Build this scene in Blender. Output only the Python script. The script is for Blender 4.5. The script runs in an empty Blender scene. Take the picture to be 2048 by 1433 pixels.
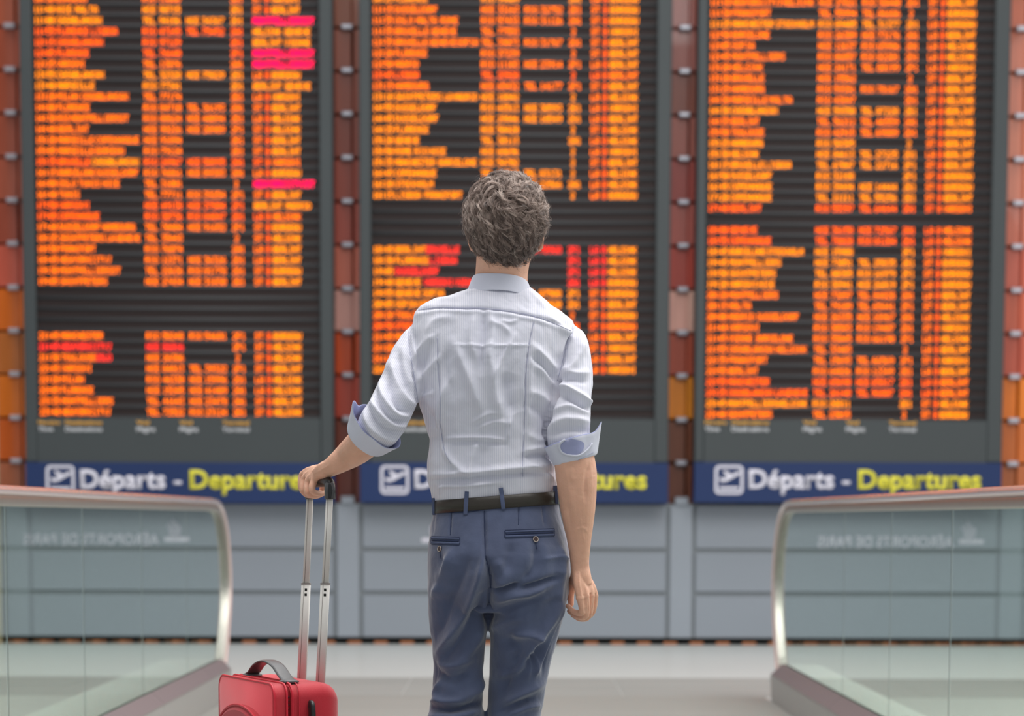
import bpy, bmesh, math, random
import numpy as np
from mathutils import Vector, Matrix, noise
from mathutils.bvhtree import BVHTree

# ------------------------------------------------------------------ camera
FPX, HOR, ALPHA, ROLL = 4835.0, 1035.0, math.radians(5.4), math.radians(0.17)
CAM = np.array([0.0, 0.0, 0.96])
_f = np.array([0, math.cos(ALPHA), -math.sin(ALPHA)])
_r = np.array([1.0, 0, 0])
_u = np.array([0, math.sin(ALPHA), math.cos(ALPHA)])
RT = math.cos(ROLL) * _r + math.sin(ROLL) * _u
UP = -math.sin(ROLL) * _r + math.cos(ROLL) * _u
PX0, PY0 = 1024.0, HOR + FPX * math.tan(ALPHA)

def P(u, v, Y):
    """world point on the plane y=Y that the photograph shows at (u, v)"""
    d = _f + RT * ((u - PX0) / FPX) + UP * ((PY0 - v) / FPX)
    return CAM + d * (Y / d[1])

def proj(pts):
    q = np.asarray(pts, float) - CAM
    d = q @ _f
    return PX0 + FPX * (q @ RT) / d, PY0 - FPX * (q @ UP) / d

S = bpy.context.scene
COL = S.collection
cam = bpy.data.cameras.new('camera'); camo = bpy.data.objects.new('camera', cam); COL.objects.link(camo)
cam.sensor_width = 36.0; cam.lens = FPX / 2048 * 36.0
cam.shift_y = (PY0 - 716.5) / 2048
cam.clip_end = 200
M = Matrix.Identity(4)
for i in range(3):
    M[i][0], M[i][1], M[i][2], M[i][3] = RT[i], UP[i], -_f[i], CAM[i]
camo.matrix_world = M
cam.dof.use_dof = True; cam.dof.focus_distance = 5.52; cam.dof.aperture_fstop = 4.1
S.camera = camo
S.view_settings.view_transform = 'Standard'; S.view_settings.look = 'None'
S.view_settings.exposure = 0.08; S.view_settings.gamma = 1.0
S.view_settings.use_curve_mapping = False

# ------------------------------------------------------------------ world and light
W = bpy.data.worlds.new('hall_light'); S.world = W; W.use_nodes = True
bg = W.node_tree.nodes['Background']
bg.inputs[0].default_value = (0.95, 0.97, 1.0, 1); bg.inputs[1].default_value = 0.47

def area(name, loc, rot, sx, sy, power, col):
    l = bpy.data.lights.new(name, 'AREA'); l.shape = 'RECTANGLE'; l.size = sx; l.size_y = sy
    l.energy = power; l.color = col
    o = bpy.data.objects.new(name, l); COL.objects.link(o); o.location = loc; o.rotation_euler = rot
    return o
area('skylight', (1.5, 7.0, 7.5), (0, 0, 0), 7, 9, 950, (1.0, 0.98, 0.955))
area('skylight_far', (0, 16.0, 8.0), (math.radians(-8), 0, 0), 16, 3.5, 350, (1.0, 0.985, 0.96))
area('window_light', (6.5, 8.5, 4.5), (0, math.radians(62), 0), 4, 6, 230, (1.0, 0.97, 0.93))

# ------------------------------------------------------------------ materials
def lin(c):
    return tuple(((x / 255) / 12.92 if x / 255 <= .04045 else ((x / 255 + .055) / 1.055) ** 2.4) for x in c)

MATS = {}
def mat(name, rgb, rough=.5, metal=0, spec=.5, bump=0, bscale=200, var=0, vscale=8, coat=0, emit=None, estr=0, sheen=0, sss=0, trans=0, ior=1.45, stretch=None):
    m = bpy.data.materials.new(name); m.use_nodes = True
    nt = m.node_tree; b = nt.nodes['Principled BSDF']
    c = lin(rgb)
    b.inputs['Base Color'].default_value = (*c, 1)
    b.inputs['Roughness'].default_value = rough; b.inputs['Metallic'].default_value = metal
    b.inputs['Specular IOR Level'].default_value = spec
    b.inputs['IOR'].default_value = ior
    b.inputs['Coat Weight'].default_value = coat
    b.inputs['Sheen Weight'].default_value = sheen
    b.inputs['Transmission Weight'].default_value = trans
    if sss:
        b.inputs['Subsurface Weight'].default_value = sss
        b.inputs['Subsurface Radius'].default_value = (.012, .005, .003)
        b.inputs['Subsurface Scale'].default_value = 1.0
    if emit:
        b.inputs['Emission Color'].default_value = (*emit, 1); b.inputs['Emission Strength'].default_value = estr
    co = nt.nodes.new('ShaderNodeTexCoord'); src = co.outputs['Object']
    if stretch:
        mp = nt.nodes.new('ShaderNodeMapping'); mp.inputs['Scale'].default_value = stretch
        nt.links.new(src, mp.inputs[0]); src = mp.outputs[0]
    if var:
        n = nt.nodes.new('ShaderNodeTexNoise'); n.inputs['Scale'].default_value = vscale; n.inputs['Detail'].default_value = 5
        nt.links.new(src, n.inputs['Vector'])
        mx = nt.nodes.new('ShaderNodeMix'); mx.data_type = 'RGBA'
        mx.inputs[6].default_value = (*[x * (1 - var) for x in c], 1); mx.inputs[7].default_value = (*[min(1, x * (1 + var)) for x in c], 1)
        nt.links.new(n.outputs['Fac'], mx.inputs[0]); nt.links.new(mx.outputs[2], b.inputs['Base Color'])
    if bump:
        n2 = nt.nodes.new('ShaderNodeTexNoise'); n2.inputs['Scale'].default_value = bscale; n2.inputs['Detail'].default_value = 3
        nt.links.new(src, n2.inputs['Vector'])
        bp = nt.nodes.new('ShaderNodeBump'); bp.inputs['Strength'].default_value = bump; bp.inputs['Distance'].default_value = .002
        nt.links.new(n2.outputs['Fac'], bp.inputs['Height']); nt.links.new(bp.outputs[0], b.inputs['Normal'])
    MATS[name] = m
    return m

mat('casing', (63, 69, 71), .55, var=.06, vscale=1.5)
mat('strip', (44, 32, 31), .7, var=.12, vscale=3)
mat('louver', (62, 62, 64), .5)
mat('blue', (20, 45, 92), .6, var=.12, vscale=1.2)
mat('blue_dark', (22, 45, 92), .4)
mat('white_print', (222, 220, 232), .5)
mat('yellow_print', (224, 216, 62), .5)
mat('caption_yellow', (220, 165, 75), .6)
mat('caption_white', (196, 198, 202), .6)
mat('panel', (144, 151, 160), .38, var=.05, vscale=.8, coat=.15)
mat('panel_b', (150, 157, 166), .38, var=.05, vscale=.8, coat=.15)
mat('seam_grey', (134, 140, 144), .6)
mat('dark', (22, 24, 22), .8)
mat('amber_block', (200, 130, 90), .5)
mat('clip', (186, 186, 196), .35, metal=.5)
mat('floor_white', (196, 199, 196), .35, var=.05, vscale=.7, coat=.1)
mat('floor_grey', (146, 148, 145), .5, var=.10, vscale=1.4, stretch=(.35, 2.2, 1))
mat('metal_floor', (146, 147, 143), .5, metal=.15, var=.12, vscale=2, stretch=(.4, 3, 1))
mat('steel', (188, 184, 176), .38, metal=.9, var=.04, vscale=30)
mat('belt_rail', (226, 198, 192), .22, metal=.25, coat=1.0)
mat('deck_inner', (122, 112, 115), .5, metal=.1)
mat('skirt', (170, 168, 165), .45, metal=.2, var=.05, vscale=2)
mat('deck_outer', (236, 242, 238), .4, metal=.1)
mat('beige', (206, 184, 150), .5)
m = mat('glass', (214, 236, 226), 0.0, trans=1.0, ior=1.45)
mat('glass_edge', (26, 42, 32), .4)
mat('red_fabric', (196, 30, 48), .62, bump=.35, bscale=900, var=.08, vscale=14, sheen=.25)
mat('red_piping', (205, 40, 58), .35, var=.05)
mat('red_deep', (150, 14, 30), .7, bump=.4, bscale=900)
mat('zip_tape', (128, 10, 24), .7, bump=.6, bscale=400)
mat('black_plastic', (34, 34, 36), .35)
mat('grey_plastic', (86, 86, 88), .38)
mat('alu', (222, 219, 214), .6, metal=0, spec=.3, var=.03, vscale=40)
mat('alu_line', (140, 134, 130), .5)
mat('skin', (226, 176, 150), .5, sss=.22, bump=.25, bscale=260, var=.13, vscale=28, spec=.4)
mat('lips', (176, 104, 92), .45)
mat('belt', (54, 49, 43), .38, bump=.2, bscale=300, var=.08, vscale=30)
mat('button', (70, 52, 50), .3)
mat('button_rim', (190, 175, 165), .35)
mat('shoe', (70, 48, 34), .35, var=.1)
mat('sole', (30, 28, 26), .7)
mat('hair_cap', (66, 52, 46), .8, bump=.8, bscale=120)
for k, c in {'O': (1.0, .15, .0), 'Y': (1.0, .235, .0), 'R': (1.0, .10, .0), 'X': (1.0, .03, .016), 'M': (1.0, .0, .07)}.items():
    mat('led_' + k, (12, 4, 1), .9, spec=.1, emit=c, estr={'O': 3.9, 'Y': 3.7, 'R': 3.9, 'X': 3.6, 'M': 4.0}[k])

# shirt: fine blue stripe woven on pale ground
m = mat('shirt', (226, 229, 241), .78, bump=0, sheen=.15)
nt = m.node_tree; b = nt.nodes['Principled BSDF']
at = nt.nodes.new('ShaderNodeAttribute'); at.attribute_name = 'stripe'
mu = nt.nodes.new('ShaderNodeMath'); mu.operation = 'MULTIPLY'; mu.inputs[1].default_value = 2 * math.pi / .0042
si = nt.nodes.new('ShaderNodeMath'); si.operation = 'SINE'
mr = nt.nodes.new('ShaderNodeMapRange'); mr.inputs[1].default_value = -.3; mr.inputs[2].default_value = .9
mx = nt.nodes.new('ShaderNodeMix'); mx.data_type = 'RGBA'
mx.inputs[6].default_value = (*lin((222, 222, 232)), 1); mx.inputs[7].default_value = (*lin((200, 202, 217)), 1)
nt.links.new(at.outputs['Fac'], mu.inputs[0]); nt.links.new(mu.outputs[0], si.inputs[0]); nt.links.new(si.outputs[0], mr.inputs[0])
nt.links.new(mr.outputs[0], mx.inputs[0]); nt.links.new(mx.outputs[2], b.inputs['Base Color'])
co = nt.nodes.new('ShaderNodeTexCoord')
n1 = nt.nodes.new('ShaderNodeTexNoise'); n1.inputs['Scale'].default_value = 42; n1.inputs['Detail'].default_value = 6; n1.inputs['Distortion'].default_value = .6
nt.links.new(co.outputs['Object'], n1.inputs['Vector'])
bp = nt.nodes.new('ShaderNodeBump'); bp.inputs['Strength'].default_value = .35; bp.inputs['Distance'].default_value = .004
nt.links.new(n1.outputs['Fac'], bp.inputs['Height']); nt.links.new(bp.outputs[0], b.inputs['Normal'])
mat('shirt_plain', (210, 212, 226), .8, bump=.3, bscale=60, sheen=.1)
mat('shirt_seam', (178, 180, 200), .85)
mat('shirt_inside', (158, 163, 200), .8, bump=.3, bscale=80)

# trousers: washed navy cotton
m = mat('trousers', (58, 72, 104), .85, bump=0, sheen=.5)
nt = m.node_tree; b = nt.nodes['Principled BSDF']
co = nt.nodes.new('ShaderNodeTexCoord')
n1 = nt.nodes.new('ShaderNodeTexNoise'); n1.inputs['Scale'].default_value = 14; n1.inputs['Detail'].default_value = 8
nt.links.new(co.outputs['Object'], n1.inputs['Vector'])
mx = nt.nodes.new('ShaderNodeMix'); mx.data_type = 'RGBA'
mx.inputs[6].default_value = (*lin((56, 63, 88)), 1); mx.inputs[7].default_value = (*lin((92, 103, 134)), 1)
nt.links.new(n1.outputs['Fac'], mx.inputs[0]); nt.links.new(mx.outputs[2], b.inputs['Base Color'])
n2 = nt.nodes.new('ShaderNodeTexNoise'); n2.inputs['Scale'].default_value = 55; n2.inputs['Detail'].default_value = 7
nt.links.new(co.outputs['Object'], n2.inputs['Vector'])
bp = nt.nodes.new('ShaderNodeBump'); bp.inputs['Strength'].default_value = .4; bp.inputs['Distance'].default_value = .003
nt.links.new(n2.outputs['Fac'], bp.inputs['Height']); nt.links.new(bp.outputs[0], b.inputs['Normal'])
mat('trouser_seam', (44, 54, 84), .9)
mat('trouser_light', (84, 94, 124), .85)

# hair
m = bpy.data.materials.new('hair'); m.use_nodes = True; nt = m.node_tree
for n in list(nt.nodes): nt.nodes.remove(n)
o_ = nt.nodes.new('ShaderNodeOutputMaterial'); b = nt.nodes.new('ShaderNodeBsdfPrincipled')
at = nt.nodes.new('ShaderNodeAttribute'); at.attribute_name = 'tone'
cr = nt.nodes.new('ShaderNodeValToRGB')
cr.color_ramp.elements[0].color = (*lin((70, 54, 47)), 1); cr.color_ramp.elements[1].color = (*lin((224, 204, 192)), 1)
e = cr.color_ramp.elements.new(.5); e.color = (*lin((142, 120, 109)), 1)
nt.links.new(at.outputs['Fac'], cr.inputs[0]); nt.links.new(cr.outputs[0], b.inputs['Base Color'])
b.inputs['Roughness'].default_value = .38; b.inputs['Specular IOR Level'].default_value = .8
nt.links.new(b.outputs[0], o_.inputs[0]); MATS['hair'] = m

# ------------------------------------------------------------------ mesh helpers
def mesh(name, verts, faces, m, parent=None, smooth=False, mats=None, fmat=None):
    me = bpy.data.meshes.new(name)
    me.from_pydata([tuple(map(float, v)) for v in verts], [], faces)
    for k in ([m] if mats is None else mats): me.materials.append(MATS[k])
    if fmat is not None: me.polygons.foreach_set('material_index', fmat)
    if smooth: me.polygons.foreach_set('use_smooth', [True] * len(me.polygons))
    me.update()
    o = bpy.data.objects.new(name, me); COL.objects.link(o)
    if parent: attach(o, parent)
    return o

def attach(o, parent):
    o.parent = parent
    o.matrix_parent_inverse = parent.matrix_world.inverted() if parent.type != 'EMPTY' or True else Matrix()

def empty(name, loc=(0, 0, 0)):
    o = bpy.data.objects.new(name, None); COL.objects.link(o); o.location = loc
    o.matrix_world = Matrix.Translation(Vector(loc)); o.empty_display_size = .1
    return o

def tag(o, label=None, cat=None, group=None, kind=None):
    if label: o['label'] = label
    if cat: o['category'] = cat
    if group: o['group'] = group
    if kind: o['kind'] = kind
    return o

def boxv(x0, x1, y0, y1, z0, z1, c=0.0):
    """box with optional chamfer c on the edges of its front (-y) face"""
    if c <= 0:
        v = [(x0, y0, z0), (x1, y0, z0), (x1, y0, z1), (x0, y0, z1), (x0, y1, z0), (x1, y1, z0), (x1, y1, z1), (x0, y1, z1)]
        f = [(0, 1, 2, 3), (5, 4, 7, 6), (4, 0, 3, 7), (1, 5, 6, 2), (3, 2, 6, 7), (4, 5, 1, 0)]
        return v, f
    v = [(x0 + c, y0, z0 + c), (x1 - c, y0, z0 + c), (x1 - c, y0, z1 - c), (x0 + c, y0, z1 - c),
         (x0, y0 + c, z0), (x1, y0 + c, z0), (x1, y0 + c, z1), (x0, y0 + c, z1),
         (x0, y1, z0), (x1, y1, z0), (x1, y1, z1), (x0, y1, z1)]
    f = [(0, 1, 2, 3), (0, 4, 5, 1), (1, 5, 6, 2), (2, 6, 7, 3), (3, 7, 4, 0),
         (4, 8, 9, 5), (5, 9, 10, 6), (6, 10, 11, 7), (7, 11, 8, 4), (9, 8, 11, 10)]
    return v, f

def box(name, x0, x1, y0, y1, z0, z1, m, parent=None, c=0.0):
    v, f = boxv(min(x0, x1), max(x0, x1), y0, y1, min(z0, z1), max(z0, z1), c)
    return mesh(name, v, f, m, parent)

def catmull(pts, n):
    pts = np.asarray(pts, float)
    if len(pts) < 3:
        t = np.linspace(0, 1, n)[:, None]; return pts[0] * (1 - t) + pts[-1] * t
    p = np.vstack([2 * pts[0] - pts[1], pts, 2 * pts[-1] - pts[-2]])
    out = []
    segs = len(pts) - 1
    for t in np.linspace(0, segs, n):
        i = min(int(t), segs - 1); s = t - i
        a, b_, c, d = p[i], p[i + 1], p[i + 2], p[i + 3]
        out.append(.5 * ((2 * b_) + (-a + c) * s + (2 * a - 5 * b_ + 4 * c - d) * s * s + (-a + 3 * b_ - 3 * c + d) * s ** 3))
    return np.array(out)

def frames(path, ref=(0, 0, 1)):
    T = np.gradient(path, axis=0); T /= np.linalg.norm(T, axis=1)[:, None] + 1e-12
    a = np.array(ref, float)
    if abs(T[0] @ a) > .95: a = np.array([1.0, 0, 0])
    N = []; n = a - T[0] * (a @ T[0]); n /= np.linalg.norm(n); N.append(n)
    for i in range(1, len(path)):
        n = N[-1] - T[i] * (N[-1] @ T[i]); n /= np.linalg.norm(n) + 1e-12; N.append(n)
    N = np.array(N); B = np.cross(T, N)
    return T, N, B

def tubev(path, ra, rb=None, seg=16, p=1.0, ref=(0, 0, 1), cap=True):
    path = np.asarray(path, float); n = len(path)
    ra = np.broadcast_to(np.asarray(ra, float), (n,)) if np.ndim(ra) == 0 else np.interp(np.linspace(0, 1, n), np.linspace(0, 1, len(ra)), ra)
    rb = ra if rb is None else (np.full(n, rb) if np.ndim(rb) == 0 else np.interp(np.linspace(0, 1, n), np.linspace(0, 1, len(rb)), rb))
    T, N, B = frames(path, ref)
    th = np.linspace(0, 2 * np.pi, seg, endpoint=False)
    c, s = np.cos(th), np.sin(th); c = np.sign(c) * abs(c) ** p; s = np.sign(s) * abs(s) ** p
    V = (path[:, None] + N[:, None] * (ra[:, None, None] * c[None, :, None]) + B[:, None] * (rb[:, None, None] * s[None, :, None])).reshape(-1, 3)
    F = []
    for i in range(n - 1):
        for j in range(seg):
            k = (j + 1) % seg
            F.append((i * seg + j, i * seg + k, (i + 1) * seg + k, (i + 1) * seg + j))
    V = list(map(tuple, V))
    if cap:
        F.append(tuple(range(seg))[::-1]); F.append(tuple((n - 1) * seg + j for j in range(seg)))
    return V, F

def tube(name, path, ra, m, parent=None, **k):
    v, f = tubev(path, ra, **k); return mesh(name, v, f, m, parent, smooth=True)

def loftv(rings):
    """rings: list of (k,3) arrays; closed caps"""
    k = len(rings[0]); V = [tuple(p) for r in rings for p in r]; F = []
    for i in range(len(rings) - 1):
        for j in range(k):
            q = (j + 1) % k; F.append((i * k + j, i * k + q, (i + 1) * k + q, (i + 1) * k + j))
    F.append(tuple(range(k))[::-1]); F.append(tuple((len(rings) - 1) * k + j for j in range(k)))
    return V, F

def ellv(c, r, nu=24, nv=16, rot=None):
    V = []; F = []
    for i in range(nv + 1):
        ph = math.pi * i / nv
        for j in range(nu):
            th = 2 * math.pi * j / nu
            q = np.array([r[0] * math.sin(ph) * math.cos(th), r[1] * math.sin(ph) * math.sin(th), r[2] * math.cos(ph)])
            if rot is not None: q = rot @ q
            V.append(tuple(np.array(c) + q))
    for i in range(nv):
        for j in range(nu):
            k = (j + 1) % nu; F.append((i * nu + j, (i + 1) * nu + j, (i + 1) * nu + k, i * nu + k))
    return V, F

def join(parts):
    V = []; F = []
    for v, f in parts:
        o = len(V); V += list(v); F += [tuple(i + o for i in q) for q in f]
    return V, F

def remesh(parts, voxel, smooth_it=3, sm=.5):
    V, F = join(parts)
    me = bpy.data.meshes.new('tmp'); me.from_pydata([tuple(map(float, v)) for v in V], [], F)
    bm = bmesh.new(); bm.from_mesh(me); bmesh.ops.remove_doubles(bm, verts=bm.verts, dist=1e-6)
    bmesh.ops.recalc_face_normals(bm, faces=bm.faces); bm.to_mesh(me); bm.free()
    o = bpy.data.objects.new('tmp', me); COL.objects.link(o)
    r = o.modifiers.new('r', 'REMESH'); r.mode = 'VOXEL'; r.voxel_size = voxel
    if smooth_it:
        s = o.modifiers.new('s', 'SMOOTH'); s.iterations = smooth_it; s.factor = sm
    dg = bpy.context.evaluated_depsgraph_get(); dg.update()
    ev = o.evaluated_get(dg); out = bpy.data.meshes.new_from_object(ev)
    bpy.data.objects.remove(o); bpy.data.meshes.remove(me)
    return out

def get(me):
    n = len(me.vertices); co = np.empty(n * 3); me.vertices.foreach_get('co', co)
    no = np.empty(n * 3); me.vertex_normals.foreach_get('vector', no)
    return co.reshape(-1, 3), no.reshape(-1, 3)

def put(me, co):
    me.vertices.foreach_set('co', co.ravel()); me.update()

def finish(me, name, mnames, parent):
    me.name = name; me.materials.clear()
    for k in mnames: me.materials.append(MATS[k])
    me.polygons.foreach_set('use_smooth', [True] * len(me.polygons)); me.update()
    o = bpy.data.objects.new(name, me); COL.objects.link(o)
    if parent: attach(o, parent)
    return o

def strokes(co, no, lst, org, sc):
    """relief of cloth folds: each stroke is (points, height in mm, half width in px, sharpness)"""
    u, v = proj(co)
    d = co - CAM; d /= np.linalg.norm(d, axis=1)[:, None]
    face = np.clip(-(no * d).sum(1) * 2.2, 0, 1)
    h = np.zeros(len(co))
    for st in lst:
        pts, amp, w = st[0], st[1], st[2]
        q = catmull(np.array([(org[0] + x / sc, org[1] + y / sc) for x, y in pts]), 6 * len(pts)) if len(pts) > 2 else np.array([(org[0] + x / sc, org[1] + y / sc) for x, y in pts])
        lo, hi = q.min(0) - 4 * w, q.max(0) + 4 * w
        idx = np.where((u > lo[0]) & (u < hi[0]) & (v > lo[1]) & (v < hi[1]) & (face > 0))[0]
        if not len(idx): continue
        best = np.full(len(idx), 1e9); tt = np.zeros(len(idx)); uu, vv = u[idx], v[idx]
        L = np.concatenate([[0], np.cumsum(np.linalg.norm(np.diff(q, axis=0), axis=1))]); L /= L[-1]
        for i in range(len(q) - 1):
            a, b2 = q[i], q[i + 1]; ab = b2 - a; den = ab @ ab + 1e-9
            t = np.clip(((uu - a[0]) * ab[0] + (vv - a[1]) * ab[1]) / den, 0, 1)
            dd = np.hypot(uu - a[0] - t * ab[0], vv - a[1] - t * ab[1])
            k = dd < best; best[k] = dd[k]; tt[k] = L[i] + t[k] * (L[i + 1] - L[i])
        tap = np.clip(np.minimum(tt, 1 - tt) * 5, 0, 1) * .75 + .25 if len(st) < 4 else 1.0
        h[idx] += amp * .001 * np.exp(-(best / w) ** 1.7) * tap
    return h * face

def vnoise(co, scale, seed=0.0, octv=2):
    out = np.empty(len(co))
    for i, p in enumerate(co):
        out[i] = noise.fractal(Vector((p[0] * scale[0] + seed, p[1] * scale[1], p[2] * scale[2])), 1.0, 2.0, octv)
    return out

def text_mesh(name, body, x0, x1, zbase, y, m, parent, cap=None, bold=0.0, depth=.004, flip=False):
    cu = bpy.data.curves.new('t', 'FONT'); cu.body = body; cu.size = 1.0; cu.offset = bold; cu.extrude = 0.0
    cu.resolution_u = 3
    o = bpy.data.objects.new('t', cu); COL.objects.link(o)
    dg = bpy.context.evaluated_depsgraph_get(); dg.update()
    me = bpy.data.meshes.new_from_object(o.evaluated_get(dg)); bpy.data.objects.remove(o)
    bm = bmesh.new(); bm.from_mesh(me)
    r = bmesh.ops.extrude_face_region(bm, geom=list(bm.faces))
    for g in r['geom']:
        if isinstance(g, bmesh.types.BMVert): g.co.z += 1
    xs = [w.co.x for w in bm.verts]; ax, bx = min(xs), max(xs)
    sx = (x1 - x0) / (bx - ax); sz = (cap / .72) if cap else sx
    for w in bm.verts:
        x, yy, zz = w.co
        w.co = (x0 + (x - ax) * sx, y - depth * zz, zbase + yy * sz)
    bmesh.ops.recalc_face_normals(bm, faces=bm.faces)
    bm.to_mesh(me); bm.free(); me.name = name; me.materials.clear(); me.materials.append(MATS[m])
    o = bpy.data.objects.new(name, me); COL.objects.link(o)
    if parent: attach(o, parent)
    return o

# ------------------------------------------------------------------ floor
YW = 18.35
def X(u, Y=YW - .1, v=900): return P(u, v, Y)[0]
def Z(v, Y=YW - .1, u=1024): return P(u, v, Y)[2]
fl = box('floor', -14, 14, 0.5, 22, -.05, 0, 'floor_white'); tag(fl, kind='structure')
for i, (y0, y1) in enumerate([(12.95, 13.7), (13.7, 14.45)]):
    for k in range(-7, 8):
        box('tile', k * 1.2 - .597, k * 1.2 + .597, y0 + .003, y1 - .003, 0, .002 + .0006 * ((k * 7 + i) % 3), 'floor_grey', fl)
pl = box('landing_plate', -1.49, 1.35, 3.0, 12.94, 0, .006, 'metal_floor'); tag(pl, 'grey metal walkway floor between the two glass balustrades', 'walkway', kind='structure')

# ------------------------------------------------------------------ far wall
wb = box('wall_back', -12, 12, YW + .12, YW + .3, 0, 7.5, 'dark'); tag(wb, kind='structure')
zt, zb = Z(1010), Z(1276)
lower = box('wall_lower', -9, 9, YW - .06, YW + .11, zb + .0, zt + .01, 'seam_grey'); tag(lower, kind='structure')
pil = [X(28), X(695), X(1364), X(2030)]
pw = .095
dxp = pil[1] - pil[0]
pil = [pil[0] - dxp] + pil + [pil[3] + dxp]
zs = [zt, Z(1101), Z(1188), zb]
for i, c in enumerate(pil):
    box('pilaster', c - pw + .012, c + pw - .012, YW - .095, YW - .06, zb, zt, 'panel_b', lower, .004)
    if i < len(pil) - 1:
        for k in range(3):
            box('wall_panel', c + pw + .016, pil[i + 1] - pw - .016, YW - .085, YW - .06, zs[k + 1] + (.016 if k < 2 else 0), zs[k] - (.016 if k else 0), 'panel', lower, .005)
    box('bracket', c - .05, c + .05, YW - .12, YW - .02, zt, zt + .06, 'panel_b', lower, .006)
# recess under the wall with amber blocks
rec = box('trim_1', -9, 9, YW - .03, YW + .1, 0, zb, 'dark'); tag(rec, kind='structure')
for k in range(-42, 43):
    box('block', k * .199 - .05, k * .199 + .05, YW - .09, YW - .03, .004, zb * .40, 'amber_block', rec, .008)
# sign lettering on the lower wall (hidden by the traveller, seen mirrored in the glass)
yl = YW - .086
text_mesh('lettering', 'AÉROPORTS DE PARIS', X(903), X(1176), Z(1093), yl, 'white_print', lower, cap=.085, bold=.02)
box('underline', X(843), X(892), yl - .004, yl, Z(1086), Z(1077), 'white_print', lower)
for k in range(5):
    a = P(866 + k * 4, 1080, yl)
    tube('emblem_stroke', [(a[0], yl - .003, a[2]), (a[0] - .02 + k * .004, yl - .003, a[2] + .07), (a[0] - .01 + .008 * k, yl - .003, a[2] + .15 - .02 * abs(k - 2))], .006, 'white_print', lower, seg=8)

# cladding of orange-red panels with clips, behind and between the boards
cols = {
 0: [(176, 92, 66)] * 1 + [(170, 84, 60), (168, 82, 58), (166, 84, 62), (172, 90, 68), (164, 80, 60), (206, 98, 78), (222, 112, 34), (190, 110, 50), (222, 118, 34), (205, 96, 34), (176, 104, 74)],
 1: [(142, 70, 38), (150, 72, 46), (146, 66, 42), (142, 62, 42), (158, 66, 46), (172, 74, 56), (206, 108, 84), (216, 158, 146), (206, 74, 10), (186, 68, 46), (118, 54, 36), (112, 50, 34)],
 2: [(158, 72, 58), (160, 84, 72), (132, 62, 42), (164, 88, 74), (158, 62, 52), (172, 84, 72), (178, 64, 48), (238, 176, 160), (172, 74, 48), (226, 132, 20), (116, 64, 40), (112, 60, 38)],
 3: [(196, 104, 76), (196, 102, 70), (198, 104, 72), (200, 106, 72), (202, 108, 76), (200, 104, 78), (196, 92, 70), (196, 90, 62), (190, 84, 60), (228, 118, 20), (200, 104, 40), (176, 96, 50)],
}
pmats = {}
def pmat(c, k):
    key = 'clad_%d_%d_%d' % c
    if key not in MATS: mat(key, c, .32, var=.22, vscale=2.4, coat=.35, stretch=(9, 1, .9))
    return key
zc = [Z(v) for v in [-36, 50, 137.5, 225, 313, 400.5, 488, 576, 663, 750, 838, 925, 1012]]
cx = pil[1:5]
for c_i, c in enumerate(cx):
    for k in range(12):
        # three boards of one course, meeting behind the screens; slightly uneven
        for s in (-1, 0):
            j = random.Random(c_i * 100 + k * 3 + s).uniform(-.006, .006)
            xa, xb = (c - .42, c - .003) if s == -1 else (c + .003, c + .42)
            if s == -1: xa, xb = c - .42, c + .035 + j
            else: xa, xb = c + .041 + j, c + .42
            cc = cols[c_i][k]
            if s == 0: cc = tuple(min(255, int(q * 1.07 + 3)) for q in cc)
            box('cladding_panel', xa, xb, YW + .02 + abs(j), YW + .1, zc[k + 1] + .008, zc[k] - .008, pmat(cc, k), wb, .006)
    for k in range(12):
        box('clip', c - .042, c + .042, YW - .04, YW + .03, zc[k] - .019, zc[k] + .019, 'clip', wb, .008)
for s, (a, b2) in enumerate([(-9, cx[0] - .425), (cx[3] + .425, 9)]):
    for k in range(12):
        box('cladding_panel', a, b2, YW + .02, YW + .1, zc[k + 1] + .008, zc[k] - .008, pmat(cols[3][k], k), wb, .006)
for k in range(4):
    za, zb_ = zc[0] + .33 * k, zc[0] + .33 * (k + 1)
    for a, b2 in [(-9, cx[0] - .425)] + [(cx[i] - .42, cx[i] + .42) for i in range(4)] + [(cx[3] + .425, 9)]:
        box('cladding_panel', a, b2, YW + .02, YW + .1, za + .008, zb_ - .008, pmat(cols[3][k], k), wb, .006)
post = box('trim_2', X(-20), X(4), YW - .30, YW - .22, 0, Z(-80), 'beige'); tag(post, kind='structure')

# ------------------------------------------------------------------ departure boards
FONT = {'0': '3E5149453E', '1': '00427F4000', '2': '4261514946', '3': '2141454B31', '4': '1814127F10', '5': '2745454539', '6': '3C4A494930', '7': '0171090503', '8': '3649494936', '9': '064949291E', ':': '0036360000',
 'A': '7E1111117E', 'B': '7F49494936', 'C': '3E41414122', 'D': '7F4141221C', 'E': '7F49494941', 'F': '7F09090901', 'G': '3E4149497A', 'H': '7F0808087F', 'I': '00417F4100', 'J': '2040413F01', 'K': '7F08142241', 'L': '7F40404040', 'M': '7F020C027F',
 'N': '7F0408107F', 'O': '3E4141413E', 'P': '7F09090906', 'Q': '3E4151215E', 'R': '7F09192946', 'S': '4649494931', 'T': '01017F0101', 'U': '3F4040403F', 'V': '1F2040201F', 'W': '3F4038403F', 'X': '6314081463', 'Y': '0708700807', 'Z': '6151494543'}
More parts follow.
